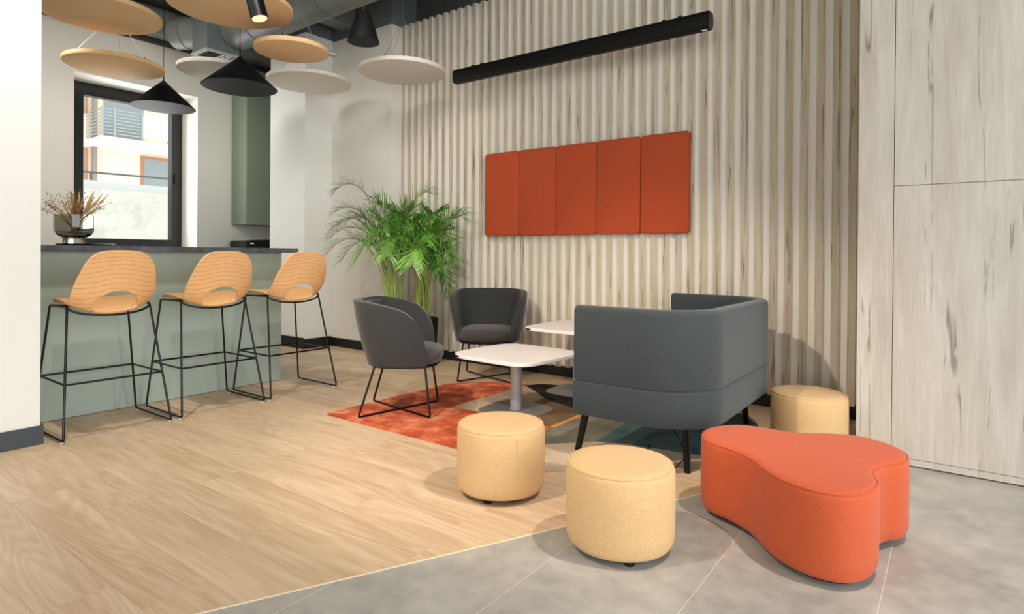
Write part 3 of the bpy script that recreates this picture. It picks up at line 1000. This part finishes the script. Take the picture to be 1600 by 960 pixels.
# ================================================================== TABLES
def squircle(h, n=4.2, m=64, sx=1.0, sy=1.0):
    out = []
    for i in range(m):
        a = 2 * math.pi * i / m
        c, s = math.cos(a), math.sin(a)
        out.append((h * sx * math.copysign(abs(c) ** (2 / n), c), h * sy * math.copysign(abs(s) ** (2 / n), s)))
    return out
def make_table(label, loc, H, rz):
    t = empty('coffee_table', loc, rz); tag(t, label, 'table', 'white low tables on the rug')
    prism('table_top', squircle(0.34, 5.0), H - 0.024, H, 'white_laminate', t, 0.003)
    prism('base_plate', squircle(0.215, 4.0), 0.0, 0.008, 'plate_grey', t, 0.002)
    lathe('post', [(0.04, 0.008), (0.04, H - 0.03)], 'grey_metal', t, 32)
    prism('top_bracket', squircle(0.09, 4.0), H - 0.032, H - 0.024, 'grey_metal', t)
    bd = box('maker_badge', -0.268, -0.228, -0.331, -0.322, H - 0.018, H - 0.006, 'matte_black', t)
    return t
make_table('nearer and lower white square table with round grey post', (-2.42, 3.345, 0.012), 0.395, math.radians(-3))
make_table('farther and taller white square table half hidden by the sofa', (-2.37, 4.1, 0.012), 0.51, math.radians(0))

# ================================================================== RUG
rug = empty('area_rug', (0, 0, 0)); tag(rug, 'patchwork rug of red, taupe, brown, grey and teal fields', 'rug')
rug.location = (-2.2, 3.3, 0)
def patch(poly, mat, lab):
    o = prism('rug_field', [(x + 2.2, y - 3.3) for x, y in poly], 0.0005, 0.012, mat, rug)
    o['label'] = lab
    return o
arc = [(-2.82 - 0.54 * math.cos(math.radians(a)), 3.55 + 0.5 * math.sin(math.radians(a))) for a in range(0, 91, 9)]
patch([(-3.36, 2.5), (-2.0, 2.5), (-2.0, 3.15), (-2.82, 3.15), (-2.82, 4.05)] + arc[::-1][1:], 'rug_red', 'rust red field of the rug')
patch([(-2.82, 3.15), (-2.45, 3.15), (-2.45, 3.75), (-2.59, 3.86), (-2.82, 4.02)], 'rug_taupe', 'taupe field of the rug')
patch([(-2.45, 3.15), (-2.02, 3.15), (-2.02, 3.5), (-2.08, 3.58), (-2.16, 3.64), (-2.34, 3.7), (-2.45, 3.75)], 'rug_brown', 'brown field of the rug')
patch([(-2.82, 4.02), (-2.59, 3.86), (-2.45, 3.75), (-2.34, 3.7), (-2.16, 3.64), (-2.08, 3.58), (-2.02, 3.52), (-1.7, 3.52), (-1.7, 4.2), (-2.6, 4.2), (-2.74, 4.15)], 'rug_black', 'black field of the rug')
patch([(-2.02, 3.15), (-1.985, 3.15), (-1.985, 3.52), (-2.02, 3.5)], 'rug_orange', 'orange line in the rug')
patch([(-2.0, 2.75), (-1.985, 2.75), (-1.85, 2.84), (-1.74, 2.96), (-1.65, 3.06), (-1.68, 3.52), (-1.985, 3.52), (-1.985, 3.15), (-2.0, 3.15)], 'rug_olive', 'olive grey field of the rug')
patch([(-2.0, 2.5), (-1.63, 2.5), (-1.53, 2.59), (-1.41, 2.71), (-1.28, 2.88), (-1.17, 3.03), (-1.06, 3.15), (-1.075, 3.19), (-1.31, 3.155), (-1.48, 3.13), (-1.65, 3.06), (-1.74, 2.96), (-1.85, 2.84), (-1.985, 2.75), (-2.0, 2.75)], 'rug_beige', 'beige field of the rug')
patch([(-1.65, 3.06), (-1.48, 3.13), (-1.31, 3.155), (-1.075, 3.19), (-1.0, 3.5), (-1.0, 4.0), (-1.15, 4.2), (-1.7, 4.2), (-1.68, 3.52)], 'rug_teal', 'teal field of the rug')

# ================================================================== SOFA
sofa = empty('sofa', (-1.27, 3.44, 0.0)); tag(sofa, 'dark grey blue two seat sofa with high curved shell', 'sofa')
X0, X1, Y0, Y1 = -0.345, 0.35, -0.70, 0.72
def upath(inset, rc, x0, ex=0.0):
    """U shaped plan: from the near arm end round the back to the far arm end"""
    pts = [(x0, Y0 + inset)]
    r = max(rc - inset, 0.02)
    cx_, cy_ = X1 - inset - r, Y0 + inset + r
    for i in range(15):
        a = math.radians(-90 + 90 * i / 14)
        pts.append((cx_ + r * math.cos(a), cy_ + r * math.sin(a)))
    cy2 = Y1 - inset - r
    for i in range(15):
        a = math.radians(90 * i / 14)
        pts.append((cx_ + r * math.cos(a), cy2 + r * math.sin(a)))
    pts.append((x0, Y1 - inset))
    return pts
def ushell(name, z0, z1, th, rnd, mat, taper=0.0, rc=0.3):
    """closed section swept round the U: outer wall, rounded rim, inner wall"""
    sec = []
    for i in range(5):
        a = math.radians(180 - 90 * i / 4); sec.append((rnd + rnd * math.cos(a), z1 - rnd + rnd * math.sin(a)))
    for i in range(5):
        a = math.radians(90 - 90 * i / 4); sec.append((th - rnd + rnd * math.cos(a), z1 - rnd + rnd * math.sin(a)))
    rb = min(rnd, 0.012)
    for i in range(3):
        a = math.radians(0 - 90 * i / 2); sec.append((th - rb + rb * math.cos(a), z0 + rb + rb * math.sin(a)))
    for i in range(3):
        a = math.radians(-90 - 90 * i / 2); sec.append((rb + rb * math.cos(a), z0 + rb + rb * math.sin(a)))
    n = len(sec)
    cols = []
    for (d, z) in sec:
        cols.append([(x, y_, z) for x, y_ in upath(d + taper * (0.815 - z), rc, X0)])
    m = len(cols[0])
    V = []
    for j in range(m):
        for i in range(n):
            V.append(cols[i][j])
    F = []
    for j in range(m - 1):
        for i in range(n):
            i2 = (i + 1) % n
            F.append((j * n + i, j * n + i2, (j + 1) * n + i2, (j + 1) * n + i))
    F.append(tuple(range(n))); F.append(tuple((m - 1) * n + i for i in range(n)))
    o = mk(name, V, F, mat, sofa, smooth=True, angle=50)
    md = o.modifiers.new('round', 'BEVEL'); md.width = 0.012; md.segments = 3; md.limit_method = 'ANGLE'; md.angle_limit = math.radians(60)
    return o
ushell('upper_shell', 0.422, 0.815, 0.085, 0.03, 'sofa_fabric')
ushell('lower_shell', 0.245, 0.4205, 0.11, 0.008, 'sofa_fabric')
box('seat_cushion', X0 - 0.0, X1 - 0.1, Y0 + 0.095, 0.008, 0.30, 0.46, 'sofa_fabric', sofa, 0.03, 4)
box('seat_cushion', X0 - 0.0, X1 - 0.1, 0.012, Y1 - 0.095, 0.30, 0.46, 'sofa_fabric', sofa, 0.03, 4)
box('seat_base', X0 + 0.01, X1 - 0.1, Y0 + 0.1, Y1 - 0.1, 0.25, 0.30, 'sofa_fabric', sofa)
for sx, sy, tx, ty in ((-0.385, -0.575, 0.05, 0.01), (0.205, -0.51, -0.02, 0.02), (0.205, 0.54, -0.02, -0.02), (-0.345, 0.56, 0.028, -0.01)):
    lg = tube('leg', [(sx, sy, 0.0 if (sx > 0 and sy < 0) else 0.0125), (sx + tx * .4, sy + ty * .4, 0.1), (sx + tx, sy + ty, 0.26)], [0.017, 0.0185, 0.022], 'black_metal', sofa, 16)
cb = tag(tube('power_cable', [(-1.2, 2.95, 0.26), (-1.13, 2.97, 0.16), (-1.09, 2.99, 0.06), (-1.12, 2.9, 0.017), (-1.3, 2.93, 0.017), (-1.38, 3.2, 0.017)], 0.0035, 'matte_black', None, 6), 'thin black cable hanging under the sofa by its near leg', 'cable')

# ================================================================== POUFS
def make_pouf(label):
    t = empty('round_pouf'); tag(t, label, 'pouf', 'round tan poufs')
    R = 0.2
    H = 0.312
    lathe('body', [(0.0, 0.022), (R - 0.03, 0.022), (R - 0.012, 0.028), (R - 0.003, 0.045), (R, 0.09), (R, 0.2), (R - 0.001, H - 0.02), (R - 0.006, H - 0.006), (R - 0.009, H - 0.003)], 'tan_fabric', t, 72)
    lathe('seat_top', [(R - 0.009, H - 0.003), (R - 0.016, H + 0.003), (R - 0.04, H + 0.008), (R - 0.1, H + 0.012), (0.0, H + 0.014)], 'tan_fabric', t, 72)
    tube('piping', [((R - 0.0085) * math.cos(2 * math.pi * i / 64), (R - 0.0085) * math.sin(2 * math.pi * i / 64), H - 0.0025) for i in range(64)], 0.0028, 'tan_fabric', t, 6, closed=True)
    a = math.radians(-28)
    tube('side_seam', [((R + 0.0002) * math.cos(a), (R + 0.0002) * math.sin(a), 0.05), ((R + 0.0002) * math.cos(a), (R + 0.0002) * math.sin(a), H - 0.02)], 0.0012, 'tan_fabric', t, 6)
    lathe('base_board', [(R - 0.035, 0.014), (R - 0.03, 0.023)], 'matte_black', t, 48)
    for k in range(3):
        q = math.radians(-70 + 120 * k)
        lathe('foot', [(0.018, 0.0), (0.02, 0.004), (0.018, 0.014)], 'matte_black', t, 16, loc=(0.145 * math.cos(q), 0.145 * math.sin(q), 0))
    return t
pf = make_pouf('round tan pouf on the oak planks in front of the nearer table')
pf.location = (-1.664, 2.185, 0); pf.rotation_euler = (0, 0, math.radians(-5))
copy_tree(pf, 'round tan pouf nearest the camera, standing on the grey tiles', (-1.0, 2.047, 0), math.radians(140))
copy_tree(pf, 'round tan pouf in the corner between sofa and laminate wall', (-0.661, 3.735, 0), math.radians(120))

# ---- three lobed pouf
KS = 1.178
cl = [(-0.718, 2.126), (-0.75, 2.21), (-0.738, 2.30), (-0.676, 2.385), (-0.57, 2.411), (-0.478, 2.41), (-0.388, 2.469), (-0.288, 2.51), (-0.184, 2.471), (-0.125, 2.39), (-0.115, 2.325), (-0.13, 2.261), (-0.166, 2.212), (-0.186, 2.153), (-0.187, 2.095), (-0.170, 2.02), (-0.181, 1.939), (-0.214, 1.879), (-0.262, 1.848), (-0.33, 1.846), (-0.407, 1.880), (-0.464, 1.935), (-0.527, 2.012), (-0.6, 2.062), (-0.671, 2.090)]
cl = [(x * KS, y_ * KS) for x, y_ in cl]
ccx = sum(p[0] for p in cl) / len(cl); ccy = sum(p[1] for p in cl) / len(cl)
cl = catmull_closed([(x - ccx, y_ - ccy) for x, y_ in cl], 5)
if sum(cl[i][0] * cl[(i + 1) % len(cl)][1] - cl[(i + 1) % len(cl)][0] * cl[i][1] for i in range(len(cl))) < 0:
    cl = cl[::-1]
cp = empty('cloud_pouf', (ccx, ccy, 0)); tag(cp, 'large orange red three lobed pouf on the grey tiles', 'pouf')
CH = 0.314
rings = [[(x, y_, z) for x, y_ in offset_poly(cl, d)] for d, z in ((0.022, 0.022), (0.008, 0.027), (0.002, 0.042), (0.0, 0.08), (0.0, 0.2), (0.0, CH - 0.022), (0.003, CH - 0.008), (0.007, CH - 0.003))]
ring_stack('body', rings, 'red_fabric', cp, True, True)
rings = [[(x, y_, z) for x, y_ in offset_poly(cl, d)] for d, z in ((0.007, CH - 0.003), (0.013, CH + 0.002), (0.024, CH + 0.005), (0.04, CH + 0.007))]
ring_stack('seat_top', rings, 'red_fabric', cp, True, True)
tube('piping', [(x, y_, CH - 0.003) for x, y_ in offset_poly(cl, 0.0055)], 0.0026, 'red_fabric', cp, 6, closed=True)
ring_stack('base_board', [[(x, y_, z) for x, y_ in offset_poly(cl, 0.03)] for z in (0.013, 0.023)], 'matte_black', cp)
for (x, y_) in ((-0.31, 0.05), (0.05, -0.25), (0.16, 0.2), (0.06, -0.05)):
    lathe('foot', [(0.02, 0.0), (0.022, 0.004), (0.02, 0.013)], 'matte_black', cp, 16, loc=(x, y_, 0))

# ================================================================== WALL PANELS
def rrect(w, h, r, seg=6):
    out = []
    for (cx_, cy_, a0) in ((w - r, r, -90), (w - r, h - r, 0), (r, h - r, 90), (r, r, 180)):
        for i in range(seg + 1):
            a = math.radians(a0 + 90 * i / seg)
            out.append((cx_ + r * math.cos(a), cy_ + r * math.sin(a)))
    return out
names = ['leftmost of five rust red acoustic boards on the slat wall', 'second from the left of the rust red acoustic boards', 'middle one of the five rust red acoustic boards', 'second from the right of the rust red acoustic boards', 'rightmost of five rust red acoustic boards, nearest the sofa']
for i in range(5):
    pts = rrect(0.3985, 0.785, 0.03)
    n = len(pts)
    V = []; F = []
    lay = ((0.003, 4.5485), (0.0, 4.543), (0.0, 4.512), (0.003, 4.505), (0.009, 4.502))
    for d, yy in lay:
        V += [(x, yy, z) for x, z in offset_poly(pts, d)]
    for j in range(len(lay) - 1):
        for k in range(n):
            k2 = (k + 1) % n
            F.append((j * n + k, j * n + k2, (j + 1) * n + k2, (j + 1) * n + k))
    F.append(tuple(range(n))); F.append(tuple((len(lay) - 1) * n + k for k in range(n)))
    o = mk('acoustic_board', [(x - 0.2, yy - 4.5485, z - 0.3925) for x, yy, z in V], F, 'rust_fabric', smooth=True, angle=60, loc=(-3.648 + 0.4008 * i + 0.2, 4.5485, 1.253 + 0.3925))
    tag(o, names[i], 'wall panel', 'rust acoustic boards')

# ---- long black housing hung in front of the slats
lb = empty('hung_housing', (-2.57, 4.2, 2.655)); tag(lb, 'long black housing hung before the slat wall', 'lamp')
sec = [(-0.035, 0.0), (0.02, 0.0), (0.05, 0.03), (0.055, 0.09), (0.04, 0.125), (-0.035, 0.125), (-0.055, 0.1), (-0.055, 0.025)]
L = 1.175
V = [(-L, a, b_) for a, b_ in sec] + [(L, a, b_) for a, b_ in sec]
n = len(sec)
F = [tuple(range(n))[::-1], tuple(range(n, 2 * n))] + [(i, (i + 1) % n, n + (i + 1) % n, n + i) for i in range(n)]
o = mk('housing', V, F, 'matte_black', lb); bev(o, 0.006, 2, 25)
for s in (-1, 1):
    V2 = [(s * (L + d), a * .97, 0.0625 + (b_ - 0.0625) * .97) for d in (0.001, 0.008) for a, b_ in sec]
    mk('end_cap', V2, F, 'black_metal', lb)
for zz in (0.035, 0.06, 0.088):
    box('rib', -L + .01, L - .01, -0.0575, -0.054, zz, zz + 0.005, 'black_metal', lb)
box('maker_plate', L - .05, L - .015, -0.03, -0.0, -0.0015, 0.001, 'white_laminate', lb)
for xx in (-0.98, -0.87, 0.84, 0.96):
    tube('hanger_wire', [(xx, 0, 0.13), (xx, 0, 1.295)], 0.0025, 'steel_wire', lb, 6)
    box('hanger_clip', xx - .012, xx + .012, -0.015, 0.015, 0.124, 0.14, 'matte_black', lb)

# ================================================================== ACOUSTIC DISCS
def disc(label, x, y_, z, r, mat, rot=0.0, group='round acoustic ceiling discs'):
    t = empty('acoustic_disc', (x, y_, z)); tag(t, label, 'ceiling disc', group)
    lathe('panel', [(0.0, 0.0), (r - 0.01, 0.0), (r - 0.003, 0.003), (r, 0.01), (r, 0.035), (r - 0.005, 0.04), (0.0, 0.04)], mat, t, 72, angle=40)
    for k in range(3):
        a = rot + math.radians(120 * k)
        px_, py_ = (r * 0.82) * math.cos(a), (r * 0.82) * math.sin(a)
        q = Vector((px_, py_, 0.04)); tp = Vector((0, 0, min(0.5, (3.95 - z) * 0.6)))
        c = q.lerp(tp, 0.10)
        tube('hanger_wire', [q, tp], 0.0016, 'steel_wire', t, 5)
        tube('gripper', [q + Vector((0, 0, .004)), c], 0.004, 'matte_black', t, 6)
    tube('drop_wire', [(0, 0, min(0.5, (3.95 - z) * 0.6)), (0, 0, 3.95 - z)], 0.0016, 'steel_wire', t, 5)
    return t
disc('large tan ceiling disc nearest the white wall end', -5.631, 1.963, 3.0, 0.44, 'orange_felt', 0.3)
disc('largest tan ceiling disc, behind the black spotlight cylinder', -4.598, 2.496, 3.0, 0.46, 'orange_felt', 0.9)
disc('tan ceiling disc hanging before the kitchen window', -6.341, 2.333, 2.8, 0.408, 'orange_felt', 0.5)
disc('small tan ceiling disc between the two grey ones and the ducts', -4.605, 3.042, 2.8, 0.306, 'orange_felt', 1.2)
disc('pale grey ceiling disc in front of the white column', -5.368, 3.754, 2.819, 0.419, 'grey_felt', 0.4)
disc('pale grey ceiling disc overlapping the slat wall', -4.14, 3.89, 2.748, 0.397, 'grey_felt', 0.8)
disc('pale grey ceiling disc half hidden behind the black cone lamp', -5.9, 3.07, 2.86, 0.36, 'grey_felt', 0.2)

# ================================================================== PENDANT LAMPS
def cone_lamp(label, x, y_, z, r, h):
    t = empty('cone_pendant', (x, y_, z)); tag(t, label, 'lamp', 'black cone pendant lamps')
    lathe('shade', [(r, 0.0), (r + 0.002, 0.003), (0.022, h - 0.012), (0.012, h), (0.006, h), (0.006, h - 0.006), (0.018, h - 0.016), (r - 0.003, 0.004), (r - 0.002, 0.0), (r, 0.0)], 'matte_black', t, 72, angle=30)
    lathe('bulb_holder', [(0.0, h - 0.1), (0.02, h - 0.1), (0.02, h - 0.03), (0.0, h - 0.03)], 'black_metal', t, 20)
    tube('stem', [(0, 0, h - 0.005), (0, 0, h + 0.09)], 0.006, 'matte_black', t, 8)
    tube('cord', [(0, 0, h + 0.085), (0, 0, 3.95 - z)], 0.0032, 'matte_black', t, 6)
    return t
cone_lamp('black cone pendant lamp in front of the kitchen window', -6.57, 2.862, 2.562, 0.295, 0.276)
cone_lamp('black cone pendant lamp with wider shade before the wall cabinet', -5.41, 3.03, 2.62, 0.327, 0.291)
t = empty('narrow_pendant', (-3.788, 3.141, 2.75)); tag(t, 'narrow black bell pendant lamp before the cream wall', 'lamp')
lathe('shade', [(0.124, 0.0), (0.121, 0.01), (0.066, 0.195), (0.055, 0.222), (0.035, 0.235), (0.0, 0.238), (0.0, 0.23), (0.05, 0.215), (0.116, 0.01), (0.119, 0.0), (0.124, 0.0)], 'matte_black', t, 56, angle=40)
lathe('diffuser', [(0.0, 0.03), (0.105, 0.03), (0.104, 0.035), (0.0, 0.036)], 'black_metal', t, 48)
tube('cord', [(0, 0, 0.236), (0, 0, 1.2)], 0.0025, 'steel_wire', t, 6)
# spotlight cylinder
ax = Vector((-0.045, -0.028, 0.20)).normalized()
b0 = Vector((-3.355, 2.0, 2.475))
t = empty('spotlight', b0); tag(t, 'black cylinder ceiling spotlight with glowing lens above the stools', 'lamp')
tube('barrel', [(0, 0, 0), ax * 0.28], 0.05, 'black_metal', t, 40)
tube('lens', [ax * -0.0015, ax * 0.001], 0.043, 'lamp_glow', t, 32)
tube('stem', [ax * 0.27, Vector((ax.x * 0.3, ax.y * 0.3, 1.475))], 0.01, 'matte_black', t, 10)

# ================================================================== PALMS
def lathe_pot(t, r, h):
    lathe('pot', [(0.0, 0.0), (r * 0.82, 0.0), (r * 0.84, 0.01), (r, h), (r - 0.012, h), (r - 0.02, h - 0.04), (0.0, h - 0.05)], 'matte_black', t, 40)
    lathe('soil', [(0.0, h - 0.048), (r - 0.022, h - 0.048), (r - 0.03, h - 0.035), (0.0, h - 0.03)], 'soil', t, 32)
LV = Vector((0.805, 0.593, 0)); DV = Vector((-0.593, 0.805, 0))
def frond(t, root, ctrl1, ctrl2, tip, leaf=0.27, nleaf=26, start=0.36, rs=None):
    rs = rs or random
    def bz(f):
        return root * (1 - f) ** 3 + ctrl1 * 3 * f * (1 - f) ** 2 + ctrl2 * 3 * f * f * (1 - f) + tip * f ** 3
    pts = [bz(i / 18) for i in range(19)]
    V, F = tube_vf(pts, [0.008 * (1 - 0.8 * i / 18) + 0.001 for i in range(19)], 5)
    st_ = mk('stem', V, F, 'stem_green', t, smooth=True)
    V = []; F = []
    for i in range(nleaf):
        f = start + (1 - start) * (i + 0.5) / nleaf
        p = bz(f); d = (bz(min(1, f + 0.02)) - bz(f - 0.02)).normalized()
        side = d.cross(Vector((0, 0, 1)))
        if side.length < 0.1:
            side = DV.copy()
        side.normalize()
        upv = side.cross(d)
        ll = leaf * (0.55 + 0.45 * math.sin(math.pi * min(1, (f - start) / (1 - start) * 0.85 + 0.18))) * rs.uniform(0.88, 1.1)
        for sg in (-1, 1):
            dirv = (d * rs.uniform(0.75, 0.95) + side * sg * rs.uniform(0.62, 0.8) + upv * rs.uniform(-0.05, 0.4)).normalized()
            wv = dirv.cross(upv).normalized()
            n0 = len(V)
            for j in range(5):
                g = j / 4
                c = p + dirv * ll * g + Vector((0, 0, -1)) * (ll * rs.uniform(0.02, 0.22) * g ** 2.2)
                w = 0.007 * (0.5 + 1.1 * g) * (1 - g) ** 0.6 + 0.0006
                if c.y > 4.53:
                    c.y = 4.53
                V.append(tuple(c + wv * w)); V.append(tuple(c - wv * w))
            for j in range(4):
                a = n0 + 2 * j
                F.append((a, a + 1, a + 3, a + 2))
    me = bpy.data.meshes.new('frond'); me.from_pydata([tuple(v) for v in V], [], F)
    me.polygons.foreach_set('use_smooth', [True] * len(me.polygons))
    return link('frond', me, 'palm_leaf', t)
def palm(label, loc, potr, poth, fr, seed):
    rs = random.Random(seed)
    t = empty('areca_palm', loc); tag(t, label, 'plant', 'areca palms')
    lathe_pot(t, potr, poth)
    base = Vector(loc)
    for (tl, tz, td, arch) in fr:
        # tip given as sideways offset, height and depth offset from the pot
        root = Vector((rs.uniform(-.07, .07), rs.uniform(-.07, .07), poth - 0.04))
        td *= 0.6
        tip = LV * tl + DV * td + Vector((0, 0, tz))
        arch *= 0.8
        hz = max(tz + arch, poth + 0.45)
        c1 = root + LV * (tl * 0.08) + DV * (td * .1) + Vector((0, 0, (hz - poth) * 0.75))
        c2 = LV * (tl * 0.55) + DV * (td * .6) + Vector((0, 0, hz + 0.08))
        # keep clear of the wall behind
        for q in (tip, c2):
            if base.y + q.y > 4.46:
                q.y = 4.46 - base.y
        st0 = rs.uniform(0.36, 0.46)
        f = frond(t, root, c1, c2, tip, rs.uniform(0.23, 0.3), 28, st0, rs)
    for k in range(9):
        a = rs.uniform(0, 6.28); r = rs.uniform(0.02, 0.09)
        q = Vector((r * math.cos(a), r * math.sin(a), poth - 0.04))
        e = q + Vector((rs.uniform(-.1, .1), rs.uniform(-.08, .05), rs.uniform(0.3, 0.5)))
        tube('stem', [q, q.lerp(e, .5) + Vector((0, 0, .03)), e], [0.008, 0.006, 0.003], 'stem_green', t, 5)
    return t
palm('left one of two areca palms, its fronds leaning over towards the bar', (-4.5, 4.12, 0), 0.15, 0.56,
     [(-0.56, 1.70, -0.1, 0.20), (-0.56, 1.48, -0.15, 0.14), (-0.64, 1.06, -0.2, 0.38), (-0.58, 1.22, -0.3, 0.28), (-0.34, 0.98, -0.35, 0.40), (-0.45, 1.36, -0.25, 0.22),
      (-0.15, 1.5, -0.3, 0.15), (0.1, 1.42, -0.15, 0.15), (0.2, 1.25, -0.35, 0.25), (-0.2, 1.15, -0.45, 0.3), (-0.60, 1.32, -0.05, 0.28), (0.0, 1.05, -0.45, 0.35), (-0.3, 1.42, -0.1, 0.22), (0.40, 1.66, -0.1, 0.06),
      (-0.5, 1.0, -0.1, 0.45), (0.25, 1.45, -0.25, 0.12), (-0.05, 1.3, -0.4, 0.2), (0.3, 1.05, -0.4, 0.3)], 3)
palm('right one of two areca palms, standing against the slat wall', (-4.2, 4.24, 0), 0.15, 0.45,
     [(0.44, 1.40, -0.3, 0.12), (0.3, 1.02, -0.35, 0.35), (0.27, 0.70, -0.35, 0.5), (0.3, 1.2, -0.45, 0.25), (0.15, 1.42, -0.4, 0.12), (-0.1, 1.3, -0.5, 0.2), (-0.25, 1.15, -0.5, 0.25),
      (0.2, 0.9, -0.5, 0.4), (-0.05, 0.98, -0.6, 0.35), (0.32, 1.3, -0.25, 0.18), (-0.3, 1.4, -0.4, 0.16), (0.05, 1.2, -0.3, 0.25), (0.22, 1.1, -0.2, 0.35), (-0.15, 1.1, -0.35, 0.3), (0.36, 0.9, -0.25, 0.45)], 5)

# ---- flush access panel in the cream wall
tag(box('access_panel', -5.62, -5.0, 4.406, 4.4105, 0.635, 1.25, 'wall_paint'), 'flush access panel in the cream wall behind the palm', 'panel')
